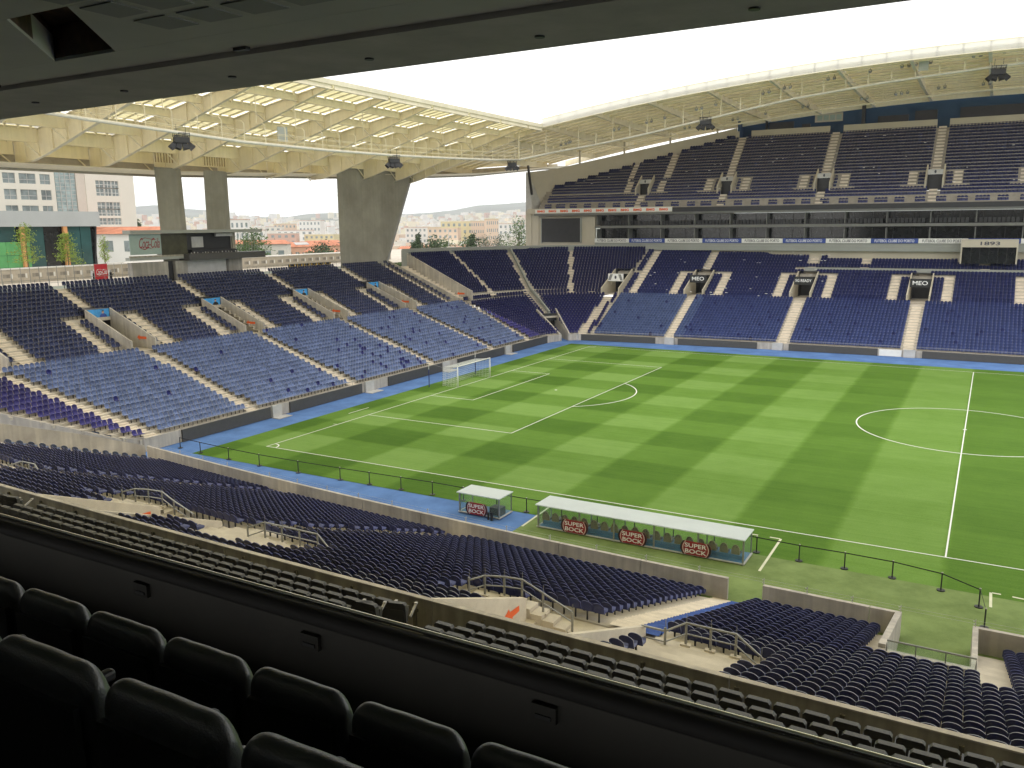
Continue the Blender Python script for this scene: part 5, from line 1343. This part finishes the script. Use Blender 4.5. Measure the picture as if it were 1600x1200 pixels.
for y in np.arange(-20, 20, 1.1):
    W = MB(); W.bar((-44.3, y, 11.9), (-44.3, y, 14.3), .05); W.build('post', 'whitegrey' if y > 14 else 'steel', fn)
for k, y in enumerate((14.3, 15.1, 15.9, 16.6)):
    t_ = thing('turnstile', (-42.6, y, 12.3), 'dark turnstile gate, %s from the red banner' % ['first', 'second', 'third', 'fourth'][k], 'turnstile', 'turnstiles beside the red banner')
    W = MB(); W.box(-42.7, -42.4, y-.12, y+.12, 11.9, 13.6); W.build('frame', 'whitegrey', t_)
    W = MB(); W.box(-42.38, -42.3, y-.2, y+.1, 12.3, 13.3); W.tube([(-42.3, y-.3, 12.9), (-42.3, y+.3, 13.1)], .06, 5); W.build('rotor', 'black', t_)
for k in range(6):
    y = 43.8+k*1.6
    W = MB(); W.box(-38.9, -38.8, y, y+1.4, 12.3, 13.1); b_ = thing('barrier', (-38.9, y+.7, 12.1), 'yellow and black barrier panel, %s from the left, by the wide pylon' % ['first', 'second', 'third', 'fourth', 'fifth', 'sixth'][k], 'barrier', 'yellow and black barriers')
    W.build('panel', 'black', b_); W = MB(); W.bar((-38.78, y+.2, 12.35), (-38.78, y+.2, 13.15), .09); W.bar((-38.78, y+.2, 12.75), (-38.78, y+1.2, 12.75), .10); W.bar((-38.78, y+1.2, 12.35), (-38.78, y+1.2, 13.15), .09); W.build('frame', 'yellow', b_)
pw = thing('wall', (-55, 30, 12), 'low pale wall with small square openings along the plaza', 'wall')
W = MB(); W.box(-55.4, -55, -40, 90, 11.9, 13.6); W.build('wall_body', 'tread', pw)
W = MB(); W.box(-55.6, -54.9, -40, 90, 13.62, 13.78); W.build('coping', 'white', pw)
op = MB(); op.box(-.02, 0, -.45, .45, 0, .45); op_me = op.mesh('opening', ['concrete'])
for y in np.arange(-10, 75, 1.9): link('opening', op_me, pw, loc=tuple(Vector((-54.98, y, 12.6))-wloc(pw)))
wb = MB(); wb.box(-.03, -.001, .5, .75, -.05, .55); wb_me = wb.mesh('pale_block', ['white'])
for y in np.arange(-10, 75, 1.9): link('pale_block', wb_me, pw, loc=tuple(Vector((-54.96, y, 12.55))-wloc(pw)))

# ---------------------------------------------------------------- goal
gl = thing('football_goal', (0, 34, 0), 'white football goal with a box net on the far left goal line', 'goal')
for y in (30.34, 37.66):
    W = MB(); W.tube([(0, y, 0), (0, y, 2.44)], .06, 10); W.build('post', 'white', gl, smooth=True)
W = MB(); W.tube([(0, 30.28, 2.44), (0, 37.72, 2.44)], .06, 10); W.build('crossbar', 'white', gl, smooth=True)
W = MB(); NB = -2.2
def nl(a, b): W.bar(a, b, .012, .012)
for k in range(31):
    y = 30.34+7.32*k/30; nl((-.05, y, 2.4), (NB, y, 2.2)); nl((NB, y, 2.2), (NB, y, 0))
for k in range(11):
    t_ = k/10; x = NB*t_; nl((x, 30.34, 2.4-.2*t_), (x, 37.66, 2.4-.2*t_)); nl((NB, 30.34, 2.2*t_), (NB, 37.66, 2.2*t_))
    for y in (30.34, 37.66): nl((x, y, 0), (x, y, 2.4-.2*t_)); nl((0, y, 2.4*t_), (NB, y, 2.2*t_))
W.build('net', 'net', gl, kind='stuff')
for y in (28.9, 39.2):
    t_ = thing('net_pole', (NB-.9, y, 0), 'dark blue padded net pole behind the goal, ' + ('left' if y < 30 else 'right') + ' one', 'pole')
    W = MB(); W.tube([(NB-.9, y, 0), (NB-.9, y, 2.1)], .06, 8); W.build('pole', 'navy', t_); W = MB(); W.tube([(NB-.9, y, 2.1), (NB-.9, y, 2.9)], .03, 6); W.build('pole_tip', 'white', t_)
    W = MB(); W.bar((NB-.9, y, 2.8), (NB, 30.34 if y < 30 else 37.66, 2.2), .012); W.build('guy_line', 'white', t_)

# ---------------------------------------------------------------- team shelters
def seat_oval(root, x, y):
    W = MB(); pr_ = [(-.22, .0), (-.24, .4), (-.21, .62), (-.12, .78), (0, .83), (.12, .78), (.21, .62), (.24, .4), (.22, 0)]
    W.hexa([(x+a, y-.03-.08*b, .10+b) for a, b in pr_], [(x+a, y+.05-.08*b, .10+b) for a, b in pr_]); o = W.build('bench_seat', 'brownseat', root)
    W = MB(); W.box(x-.22, x+.22, y+.06, y+.5, .3, .42); W.build('cushion', 'darkmetal', o)
    W = MB()
    for sx in (-.08, .08): W.tube([(x+sx, y-.105, .80), (x+sx, y-.115, .80)], .03, 6)
    W.build('headrest_holes', 'black', o)
def ad(root, x0, x1):
    W = MB(); c = (x0+x1)/2; zc = .5; w = (x1-x0)/2; pr_ = []
    for s_ in (1, -1):
        for t_ in np.linspace(-1, 1, 7): pr_.append((c+s_*(w-.16*(t_*t_)), zc+s_*t_*.40))
    W.hexa([(a, -6.66, b) for a, b in pr_], [(a, -6.62, b) for a, b in pr_]); o = W.build('round_advert', 'burg', root)
    for s_ in (1, -1):
        W = MB()
        for r0, r1_, m_ in ((.0, .09, 0), (.14, .17, 1)):
            p_ = [(c+s_*(w-.16*(t_*t_)-r0), zc+t_*.40) for t_ in np.linspace(-1, 1, 7)]; q_ = [(c+s_*(w-.16*(t_*t_)-r1_), zc+t_*.40) for t_ in np.linspace(-1, 1, 7)]
            for i in range(6): W.quad((p_[i][0], -6.667, p_[i][1]), (p_[i+1][0], -6.667, p_[i+1][1]), (q_[i+1][0], -6.667, q_[i+1][1]), (q_[i][0], -6.667, q_[i][1]), m_)
        W.build('rim', ['darkmetal', 'white'], o)
    lettering('SUPER\nBOCK', o, (c, -6.675, zc), AX_FAR, (x1-x0)*.70, .60, 'lettw', bold=.012)
sh = thing('team_shelter', (36.4, -6.6, 0), 'long white roofed team bench with brown seats and three round red adverts', 'shelter')
def shelter(root, x0, x1, y0, y1, zr, posts):
    W = MB(); W.hexa([(x0-.15, y0-.15, zr), (x1+.1, y0-.15, zr), (x1+.1, y1+.1, zr-.02), (x0-.15, y1+.1, zr-.02)], [(x0-.15, y0-.15, zr+.06), (x1+.1, y0-.15, zr+.06), (x1+.1, y1+.1, zr+.04), (x0-.15, y1+.1, zr+.04)])
    W.build('canopy', 'polycarb', root)
    for x in posts:
        for y in (y0, y1):
            W = MB(); W.bar((x, y, 0), (x, y, zr), .06 if y == y1 else .09); W.build('post', 'steel', root)
    W = MB(); W.box(x0-.1, x1+.1, y0-.07, y0+.02, .06, .12); W.box(x0-.1, x0, y0, y1, .06, .12); W.box(x1, x1+.1, y0, y1, .06, .12); W.build('base_frame', 'whitegrey', root)
    W = MB(); W.box(x0, x1, y0+.05, y1, .02, .10); W.build('base', 'benchblue', root)
    W = MB(); W.box(x0, x0+.012, y0+.05, y1-.05, .15, zr-.05); W.box(x1-.012, x1, y0+.05, y1-.05, .15, zr-.05); W.box(x0+.05, x1-.05, y0+.01, y0+.022, .15, zr-.05); W.build('clear_panel', 'glass', root)
shelter(sh, 29.98, 42.76, -6.55, -4.75, 1.47, [29.98, 32.8, 35.07, 37.58, 40.2, 42.76])
W = MB(); W.box(30.1, 42.6, -6.1, -5.7, .1, .34); W.build('bench_base', 'benchblue', sh)
for k in range(19): seat_oval(sh, 30.22+k*.665, -5.95)
for x0, x1 in ((31.6, 33.42), (35.38, 37.18), (39.2, 41.0)): ad(sh, x0, x1)
sm_ = thing('team_shelter', (25.5, -6.6, 0), 'small white roofed officials shelter with one round red advert', 'shelter')
shelter(sm_, 24.1, 27.1, -6.5, -4.9, 1.38, [24.1, 27.1]); ad(sm_, 24.65, 26.3)
W = MB(); W.box(26.2, 27.0, -6.2, -5.5, .1, .6); W.build('equipment_case', 'black', sm_)
W = MB(); W.box(26.45, 26.55, -6.9, -6.8, 0, .5); W.box(26.7, 26.85, -6.95, -6.85, 0, .55); W.build('cart', 'black', sm_)

# ---------------------------------------------------------------- rope posts and small wire fence
POSTS = [(-6.26, -3.9), (-3.4, -4.2), (.3, -4.5), (3.96, -4.7), (8.1, -4.7), (12.2, -4.6), (14.9, -4.5), (17.7, -4.4), (20.37, -4.3), (23.0, -4.35), (25.69, -4.4), (27.97, -4.4), (30.5, -4.3), (33, -4.3), (35.5, -4.3), (38, -4.3), (40.5, -4.3), (42.97, -4.3), (45.36, -4.45), (47.75, -4.4), (50.16, -4.5), (52.51, -5.0), (54.24, -6.25), (54.5, -8.6)]
ordn = ['first', 'second', 'third', 'fourth', 'fifth', 'sixth', 'seventh', 'eighth', 'ninth', 'tenth', 'eleventh', 'twelfth', 'thirteenth', 'fourteenth', 'fifteenth', 'sixteenth', 'seventeenth', 'eighteenth', 'nineteenth', 'twentieth', 'twenty-first', 'twenty-second', 'twenty-third', 'twenty-fourth']
b1 = MB(); b1.tube([(0, 0, 0), (0, 0, .04)], .2, 14); b1_me = b1.mesh('base', ['darkmetal'])
b2 = MB(); b2.tube([(0, 0, .04), (0, 0, .95)], .035, 8); b2_me = b2.mesh('pole', ['black'])
b3 = MB(); b3.tube([(0, 0, .95), (0, 0, .99)], .045, 8); b3_me = b3.mesh('cap', ['greyarm'])
for k, (x, y) in enumerate(POSTS):
    o = thing('barrier_post', (x, y, .01), 'black belt barrier post on a round base, %s from the left along the near touchline' % ordn[k], 'post', 'belt barrier posts along the touchline')
    for nm, me in (('base', b1_me), ('pole', b2_me), ('cap', b3_me)): link(nm, me, o, loc=(0, 0, 0))
    if k+1 < len(POSTS):
        x2, y2 = POSTS[k+1]; W = MB(); W.bar((x, y, .92), (x2, y2, .92), .01, .055); W.build('belt', 'belt', o)
WP = [(-4, 0), (-1, 0), (2, 0), (5, 0)]+[(9.8+2.9*k, 0) for k in range(12)]+[(44.95+2.05*k, 0) for k in range(4)]+[(54.1, 0), (56.5, 0), (59, 0)]
c1 = MB(); c1.bar((0, 0, 0), (0, 0, .36), .025); c1.box(-.10, .0, -.02, .02, .24, .27); c1.box(-.08, .0, -.02, .02, .10, .13); c1_me = c1.mesh('wire_post', ['whitegrey'])
wf = thing('wire_fence', (25, -11, 1.15), 'row of little pale wire posts on top of the near front wall', 'fence')
for x, _ in WP: link('wire_post', c1_me, wf, loc=tuple(Vector((x, yf(x)+.12, 1.15))-wloc(wf)))
W = MB()
for (a, _), (b, _) in zip(WP[:-1], WP[1:]):
    if b-a > 3.5 and a > 40: continue
    W.bar((a, yf(a)+.12, 1.45), (b, yf(b)+.12, 1.45), .006, .006); W.bar((a, yf(a)+.12, 1.3), (b, yf(b)+.12, 1.3), .006, .006)
W.build('wire', 'whitegrey', wf)
for x, lb in ((25.9, 'white hatch cover lying by the front wall near the small shelter'), (41.9, 'white hatch cover lying by the front wall right of the long shelter'), (45.6, 'pale plank lying behind the front wall by the blue carpeted steps')):
    W = MB(); y = yf(x)+.75; W.box(x-.8, x+.8, y-.2, y+.3, .02, .5); W.build('hatch_cover', 'whitegrey', label=lb, cat='cover')

# ---------------------------------------------------------------- outside: buildings
def window_grid(parent, x, ys_, zs_, gm='aptglass', fm='white', mull=1, dep=.35):
    for (y0, y1) in ys_:
        for (z0, z1) in zs_:
            W = MB(); W.box(x-dep, x-dep+.05, y0, y1, z0, z1); w = W.build('window', gm, parent)
            W = MB()
            for k in range(mull+2): yy = y0+(y1-y0)*k/(mull+1); W.box(x-dep+.05, x-dep+.14, yy-.06, yy+.06, z0, z1)
            W.box(x-dep+.05, x-dep+.14, y0, y1, z0+(z1-z0)*.38, z0+(z1-z0)*.38+.12); W.build('frame', fm, w)
apt = thing('apartment_tower', (-172, 98, 8), 'tall cream apartment tower with recessed windows and a glazed stairwell', 'building')
X0 = -170
def wall_with_openings(parent, x, y0, y1, z0, z1, ys_, zs_, m, th=.5):
    W = MB(); edges = [y0]+[e for p in ys_ for e in p]+[y1]
    for i in range(0, len(edges), 2):
        if edges[i+1]-edges[i] > .01: W.box(x-th, x, edges[i], edges[i+1], z0, z1)
    ze = [z0]+[e for p in zs_ for e in p]+[z1]
    for (a, b) in ys_:
        for i in range(0, len(ze), 2):
            if ze[i+1]-ze[i] > .01: W.box(x-th, x, a, b, ze[i], ze[i+1])
    W.build('wall', m, parent)
flo = [(12.6+4.15*k+1.0, 12.6+4.15*k+3.9) for k in range(7)]
flo = [(a+.3, b) for a, b in flo]
ysl = [(58, 62.5), (65, 69.5), (72, 76.2), (78.3, 82.0), (83.2, 87.3), (88.8, 92.4)] if False else [(57, 61), (64, 68), (71, 75), (78.6, 81.9), (82.9, 87.4), (87.9+.6, 91.4)]
wall_with_openings(apt, X0, 50, 92.6, 6, 46, ysl, flo, 'apt'); window_grid(apt, X0, ysl, flo, mull=1, fm='whitegrey')
W = MB(); W.box(X0-.6, X0-.3, 92.9, 98.7, 8, 46); sg_ = W.build('stairwell_glazing', 'stairglass', apt)
W = MB()
for z in np.arange(12, 44, 1.0): W.box(X0-.3, X0-.2, 92.9, 98.7, z, z+.12)
for y in (94.2, 95.7, 97.2): W.box(X0-.3, X0-.15, y-.08, y+.08, 8, 46)
W.build('glazing_bars', 'whitegrey', sg_)
ysr = [(104.6, 111.9)]
W = MB(); W.box(X0-.8, X0+.0, 98.8, 101.5, 6, 46); W.build('wall', M.setdefault('aptpink', mat('pale_pink_render', (.60, .54, .47), .8, .04, .2)), apt)
flr = [(28.0, 32.0), (22.2, 26.0), (19.7, 21.4)]; flr = [(19.8, 21.6), (22.3, 26.1), (27.9, 32.1), (34.0, 38)]
wall_with_openings(apt, X0+.2, 101.5, 117.0, 6, 46, ysr, flr, 'apt'); window_grid(apt, X0+.2, [(104.6, 107.2), (107.5, 109.5), (109.8, 111.9)], [(22.3, 24.0), (24.3, 26.1), (27.9, 29.9), (30.2, 32.1), (19.8, 21.6)], mull=1)
W = MB(); W.box(X0-20, X0-.8, 50, 117, 6, 46); W.build('core', 'apt', apt)
W = MB(); W.box(X0+.25, X0+2.5, 106.5, 113.8, 17.4, 17.8); W.box(X0+.2, X0+2, 108.8, 113.7, 15.9, 16.0); W.build('canopy', 'apt', apt)
W = MB(); W.box(X0+.25, X0+.4, 108.8, 113.5, 12.6, 17.3); W.build('window', 'stairglass', apt)
W = MB(); W.box(X0+.3, X0+.6, 109.5, 113.5, 7, 11.0); W.build('pink_panel', 'pink', apt); W = MB(); W.box(X0+.65, X0+.75, 108.3, 110.6, 8.6, 10.6); W.build('navy_panel', 'bannerblue', apt)
gb = thing('glass_pavilion', (-91, 40, 12), 'low glass pavilion with an aluminium roof band and orange pillars', 'building')
W = MB(); W.box(-96, -89.6, 8, 48.8, 19.1, 21.7); W.build('roof_band', 'alum', gb)
for k, (y0, y1) in enumerate([(8, 12.9), (13, 17.9), (18, 22.9), (23, 27.9), (28, 33.6), (35.0, 38.4), (38.5, 41.4), (42.7, 45.2), (45.3, 47.3)]):
    W = MB(); W.box(-90.6, -90.5, y0, y1, 11.9, 19.1); W.build('pane', 'glassgreen' if k != 2 and k != 6 else 'glassdark', gb)
W = MB(); W.box(-96, -90.7, 8, 48.3, 11.9, 19.1); W.build('interior', 'glassdark', gb)
for k in range(11):
    for j in range(2):
        W = MB(); y = 13.1+k*2.05; W.box(-90.3, -90.2, y, y+2.0, 12.1+j*2.25, 14.3+j*2.25); W.build('green_panel', 'greenpanel', gb)
for y in (34.4, 42.0):
    W = MB(); W.box(-90.2, -89.7, y-.36, y+.36, 11.9, 19.1); W.build('pillar', 'opillar', gb)
W = MB(); W.bar((-90.3, 48.2, 19.1), (-90.3, 47.5, 11.9), .35); W.build('corner_mullion', 'darkmetal', gb)
# orange roofed school-like block
ob = thing('apartment_block', (-200, 210, 0), 'long salmon apartment block with an orange tiled roof', 'building')
OX = -198; fy = [(191.5+4.15*k, 193.6+4.15*k) for k in range(12)]; fz = [(4.4, 5.6), (7.0, 8.4)]
wall_with_openings(ob, OX, 189, 240, 0, 10.49, fy, fz, 'salmon', .3)
for (a, b) in fy:
    for (c_, d_) in fz:
        W = MB(); W.box(OX-.3, OX-.25, a, b, c_, d_); w = W.build('window', 'aptglass', ob); W = MB(); W.box(OX-.24, OX-.2, (a+b)/2-.07, (a+b)/2+.07, c_, d_); W.build('frame', 'white', w)
W = MB(); W.box(OX-14, OX-.35, 189, 240, 0, 10); W.build('core', 'salmon', ob)
W = MB(); W.hexa([(OX+.6, 188.3, 10.5), (OX+.6, 241, 10.5), (OX-8, 241, 10.5), (OX-8, 188.3, 10.5)], [(OX-2.6, 189.8, 12.5), (OX-2.6, 239, 12.5), (OX-4.6, 239, 12.5), (OX-4.6, 189.8, 12.5)]); rf = W.build('roof', 'tile', ob)
for a in (200, 213):
    W = MB(); W.hexa([(OX-.4, a, 11.2), (OX-.4, a+8, 11.2), (OX-1.8, a+8, 12.1), (OX-1.8, a, 12.1)], [(OX-.4, a, 11.4), (OX-.4, a+8, 11.4), (OX-1.8, a+8, 12.3), (OX-1.8, a, 12.3)]); W.build('skylight', 'whitegrey', rf)
# nearer houses with tiled roofs: each a thing
def at(u_, D, dz=0):                                   # bearing helper: metres from the stand
    c = np.array([(u_-800)/FOC, 0., -1.]); d = _Rm @ c; k = D/math.hypot(d[0], d[1]); return CAM[0]+d[0]*k, CAM[1]+d[1]*k
def house(x, y, z, w, d_, h, rz, wallm, roofm, label, group, flat=False, nwin=3, floors=2, nm='house'):
    root = thing(nm, (x, y, z), label, 'house' if not flat else 'building', group, rz)
    W = MB(); W.box(-w/2, w/2, -d_/2, d_/2, -4, h); link('wall', W.mesh('wall', [wallm]), root, loc=(0, 0, 0))
    W = MB()
    if flat: W.box(-w/2-.3, w/2+.3, -d_/2-.3, d_/2+.3, h, h+.5)
    else: W.hexa([(-w/2-.6, -d_/2-.6, h), (w/2+.6, -d_/2-.6, h), (w/2+.6, d_/2+.6, h), (-w/2-.6, d_/2+.6, h)], [(-w/2+1.5, -.3, h+d_*.16), (w/2-1.5, -.3, h+d_*.16), (w/2-1.5, .3, h+d_*.16), (-w/2+1.5, .3, h+d_*.16)])
    link('roof', W.mesh('roof', [roofm]), root, loc=(0, 0, 0))
    for f in range(floors):
        for k in range(nwin):
            xx = -w/2+w*(k+.5)/nwin; zz = h*(f+.5)/floors
            W = MB(); W.box(xx-w/nwin*.22, xx+w/nwin*.22, -d_/2-.06, -d_/2-.01, zz-h/floors*.22, zz+h/floors*.22); link('window', W.mesh('window', ['aptglass']), root, loc=(0, 0, 0))
    return root
wallcols = []
for k, c in enumerate([(.66, .62, .55), (.62, .48, .36), (.70, .68, .64), (.60, .52, .30), (.55, .36, .28), (.72, .66, .50)]): wallcols.append(mat('render_%s' % ['ivory', 'peach', 'white', 'ochre', 'rose', 'cream'][k], c, .8, .05, .1))
wn = ['ivory', 'peach', 'white', 'ochre', 'rose', 'cream']
rr = random.Random(21)
spec = [(655, 330, 16, 5), (668, 390, 14, 6), (680, 430, 20, 5), (655, 520, 20, 7), (712, 350, 18, 5), (735, 370, 24, 5), (760, 360, 20, 5), (790, 390, 24, 5), (812, 360, 20, 5), (822, 420, 18, 6), (545, 430, 22, 7), (500, 420, 20, 7), (512, 350, 14, 5), (470, 450, 24, 8), (440, 520, 26, 10), (425, 330, 22, 8),
        (220, 300, 24, 9), (250, 360, 20, 10), (412, 640, 30, 12), (505, 620, 18, 14), (525, 640, 18, 14), (395, 560, 22, 14)]
for k, (u_, D, w, h) in enumerate(spec):
    x, y = at(u_, D); z = terr(x, y); c = rr.randrange(6)
    hh = h+9
    house(x, y, z, w*.85, 9, hh-.5, R(rr.uniform(10, 50)), wallcols[c], 'tile', '%s house with a tiled roof, number %s of those beyond the stadium from the left' % (wn[c], ordn[k]), 'tiled houses beyond the stadium', nwin=4, floors=2)
x, y = at(226, 262); house(x, y, 4, 24, 12, 13.2, R(20), wallcols[2], 'tile', 'single tiled house roof just left of the left slender column', 'tiled houses beyond the stadium', nwin=4, floors=2)
# taller housing blocks in the middle distance
spec2 = [(700, 900, 40, 24, 1), (722, 950, 46, 30, 3), (738, 980, 40, 28, 3), (752, 930, 18, 30, 1), (771, 900, 16, 32, 1), (690, 1150, 50, 22, 4), (800, 980, 40, 26, 2), (815, 1050, 30, 30, 0), (660, 1000, 36, 24, 2), (402, 800, 40, 26, 2), (448, 900, 50, 22, 4), (475, 1000, 50, 24, 2), (515, 900, 40, 20, 3), (430, 1250, 60, 26, 0), (460, 1300, 40, 30, 1), (500, 1250, 40, 34, 2), (385, 700, 26, 34, 2), (307, 1000, 40, 20, 2), (225, 900, 40, 26, 2)]
for k, (u_, D, w, h, c) in enumerate(spec2):
    x, y = at(u_, D); z = terr(x, y)
    house(x, y, z, w*.8, 16, h+6, R(rr.uniform(15, 45)), wallcols[c], wallcols[(c+2) % 6], '%s housing block rising over the roofs, %s of those in the valley' % (wn[c], ordn[k]), 'housing blocks in the valley', flat=True, nwin=6, floors=5, nm='housing_block')
# distant city: thousands of small blocks, one mass
W = MB(); rr = random.Random(33); mats = wallcols[:3]+[M['tile'], wallcols[4], M['aptglass'], wallcols[5]]
for k in range(6500):
    u_ = rr.choice([rr.uniform(180, 560), rr.uniform(600, 860)]); D = 700+rr.random()**1.0*3900
    dens = .5+.5*math.sin(u_*.035+D*.0013)+.3*math.sin(D*.006+u_*.01)
    if rr.random() > .35+.6*dens: continue
    if D > 3400 and rr.random() < (.75 if u_ < 640 else .15): continue
    x, y = at(u_, D); z = terr(x, y); s_ = (7+rr.random()*13)*(1 if D < 2500 else 1.5); h = rr.choice([5, 6, 7, 8, 9, 12, 16, 22])*(.8 if D < 1500 else 1.2); a = rr.uniform(0, 1.5)
    ca, sa = math.cos(a)*s_/2, math.sin(a)*s_/2; q = [(x+ca-sa*.6, y+sa+ca*.6), (x-ca-sa*.6, y-sa+ca*.6), (x-ca+sa*.6, y-sa-ca*.6), (x+ca+sa*.6, y+sa-ca*.6)]
    mi = rr.choice([0, 0, 1, 2, 2, 2, 4, 6, 6]); n0 = len(W.m); W.prism(q, z-6, z+h, mi)
    W.m[n0+1] = 3 if rr.random() < .5 else 0
W.build('distant_city', mats, kind='stuff', label='pale houses and blocks spread over the hazy hillside')
# ---------------------------------------------------------------- trees
def tree(nm, x, y, z, h, cr, leafm, label, group, seed, n=900, ls=.35, shape='round', trunk=.3):
    rt = random.Random(seed); root = thing(nm, (x, y, z), label, 'tree', group)
    W = MB(); W.tube([(0, 0, -1), (.05, 0, h*.35), (-.03, .05, h*.75)], [trunk*.5, trunk*.38, trunk*.15], 7); tk = link('trunk', W.mesh('trunk', ['bark']), root, loc=(0, 0, 0))
    tips = []; Wb = MB(); nb_ = 22 if shape != 'layer' else 26
    for k in range(nb_):
        t_ = k/(nb_-1.); a = k*2.4+rt.uniform(-.4, .4)
        if shape == 'round': z0 = h*(.3+.4*t_); r = cr*math.sqrt(max(.05, 1-(2*t_-.85)**2))*rt.uniform(.6, 1.0); zt = h*(.42+.56*t_)
        elif shape == 'layer': z0 = h*(.2+.7*t_); r = cr*(1.05-t_)*rt.uniform(.65, 1.15); zt = z0+rt.uniform(-.1, .5)
        elif shape == 'flat': z0 = h*.7; r = cr*rt.uniform(.2, 1); zt = h*(.88+.1*rt.random())
        else: z0 = h*(.2+.6*t_); r = cr*(1-.5*t_)*rt.uniform(.5, 1); zt = h*(.3+.7*t_)
        e = (r*math.cos(a), r*math.sin(a), zt); Wb.tube([(0, 0, z0), (e[0]*.5, e[1]*.5, (z0+zt)/2+.1), e], [trunk*.14, trunk*.09, .015], 4); tips.append(((0, 0, z0), e))
    link('limb', Wb.mesh('limb', ['bark']), root, loc=(0, 0, 0))
    L_ = MB(); sp = cr*.22
    for k in range(n):
        a, e = tips[rt.randrange(len(tips))]; t_ = rt.random()**.5; c = [a[i]+(e[i]-a[i])*t_+rt.gauss(0, sp*(.35 if shape == 'layer' and i == 2 else .8)) for i in range(3)]
        v1 = Vector((rt.gauss(0, 1), rt.gauss(0, 1), rt.gauss(0, .6))).normalized()*ls*rt.uniform(.6, 1.3); v2 = v1.cross(Vector((rt.gauss(0, 1), rt.gauss(0, 1), rt.gauss(0, 1))).normalized()).normalized()*ls*rt.uniform(.4, .9); c = Vector(c)
        L_.quad(c-v1, c-v2*.6, c+v1, c+v2*.6)
    link('crown', L_.mesh('crown', [leafm]), root, loc=(0, 0, 0)); return root
for (u_, x, h, z, cr, lb, sd_) in ((8, -80, 0, 0, 0, '', 1),): pass
tree('young_tree', -78, 27.6, 11.9, 8.0, 2.5, 'leafy', 'airy yellow green tree on the left in front of the glass pavilion', 'young trees on the plaza', 1, 1300, .17, 'layer', .22)
tree('young_tree', -78, 34.3, 11.9, 6.4, 2.3, 'leafy', 'dense yellow green tree in front of the right orange pillar', 'young trees on the plaza', 2, 1600, .17, 'layer', .22)
tree('young_tree', -78, 40.9, 11.9, 5.4, 1.2, 'leafy', 'small narrow green tree beside the cream tower', 'young trees on the plaza', 3, 700, .15, 'tall', .18)
ts = [(657, 300, 13.5, 2.9, 'flat', 'leafd', 'umbrella pine right of the wide pylon'), (700, 330, 14, 6, 'round', 'leaf', 'broad round green tree by the pale lamp mast'), (684, 260, 8.5, 6, 'round', 'leafd', 'low dark bushy tree right of the umbrella pine'), (741, 265, 10, 4, 'round', 'leafd', 'dark round tree behind the corner seats'),
      (762, 480, 19, 8, 'round', 'leafd', 'tall dark tree behind the tiled houses'), (782, 500, 20, 7, 'round', 'leafd', 'second tall dark tree behind the tiled houses'), (812, 360, 23, 9, 'round', 'leaf', 'large olive tree beside the far stand end wall'), (660, 250, 9, 1.4, 'tall', 'leafd', 'slim dark cypress under the umbrella pine'), (640, 270, 5, 6, 'round', 'leaf', 'bright green bush at the pylon foot'),
      (515, 290, 9.5, 7, 'round', 'leafd', 'dark leafy tree left of the wide pylon'), (503, 300, 8.5, 6, 'round', 'leafd', 'dark tree beside the salmon block'), (524, 330, 10, 6, 'round', 'leaf', 'green tree touching the pylon edge'), (410, 300, 15, 9, 'round', 'leaf', 'round green tree behind the announcer box roof'), (398, 320, 13, 7, 'round', 'leaf', 'smaller green tree behind the louvred end of the box'), (425, 480, 19, 10, 'round', 'leafd', 'dark tree rising over the orange roof'), (233, 330, 22, 3, 'flat', 'leafd', 'thin dark tree left of the slender column'), (795, 430, 13, 6, 'round', 'leaf', 'green tree between tiled houses on the right'), (727, 420, 15, 6, 'round', 'leaf', 'pale green tree between tiled houses')]
for k, (u_, D, h, cr, shp, lm, lb) in enumerate(ts):
    x, y = at(u_, D); tree('tree', x, y, terr(x, y), h+(1 if k == 0 else 4), cr*.8, lm, lb, 'trees beyond the stadium', 50+k, 1500 if D < 400 else 1000, .5, shp, .5)
W = MB(); rr = random.Random(44)
for k in range(900):
    u_ = rr.choice([rr.uniform(180, 560), rr.uniform(600, 860)]); D = 420+rr.random()*2600; x, y = at(u_, D); z = terr(x, y); s_ = rr.uniform(4, 10)
    for j in range(10):
        c = Vector((x+rr.gauss(0, s_*.6), y+rr.gauss(0, s_*.6), z+3+abs(rr.gauss(0, s_*.35)))); v1 = Vector((rr.gauss(0, 1), rr.gauss(0, 1), rr.gauss(0, .6))).normalized()*s_*.35; v2 = v1.cross(Vector((rr.gauss(0, 1), rr.gauss(0, 1), 1)).normalized())*.8
        W.quad(c-v1, c-v2, c+v1, c+v2)
W.build('distant_trees', 'leafd', kind='stuff', label='dark tree clumps scattered through the distant city')
x, y = at(706, 300); lm_ = thing('lamp_mast', (x, y, 0), 'thin pale lamp mast right of the wide pylon', 'mast'); W = MB(); W.tube([(x, y, 0), (x, y, 17.3)], .12, 6); W.build('mast', 'whitegrey', lm_)
# ---------------------------------------------------------------- haze
hz = MB(); hz.box(-9000, 3500, -300, 9500, -60, 41.5)
HZ = True
if HZ:
    m = bpy.data.materials.new('haze'); m.use_nodes = True; n = m.node_tree; n.nodes.remove(n.nodes['Principled BSDF'])
    v_ = n.nodes.new('ShaderNodeVolumePrincipled'); v_.inputs['Density'].default_value = .00013; v_.inputs['Color'].default_value = (.93, .96, 1, 1); v_.inputs['Anisotropy'].default_value = .2
    n.links.new(v_.outputs[0], n.nodes['Material Output'].inputs['Volume']); M['haze'] = m
    hz = MB(); hz.box(-7400, 4000, -400, 7400, -70, 260); hz.build('haze', 'haze', kind='stuff')
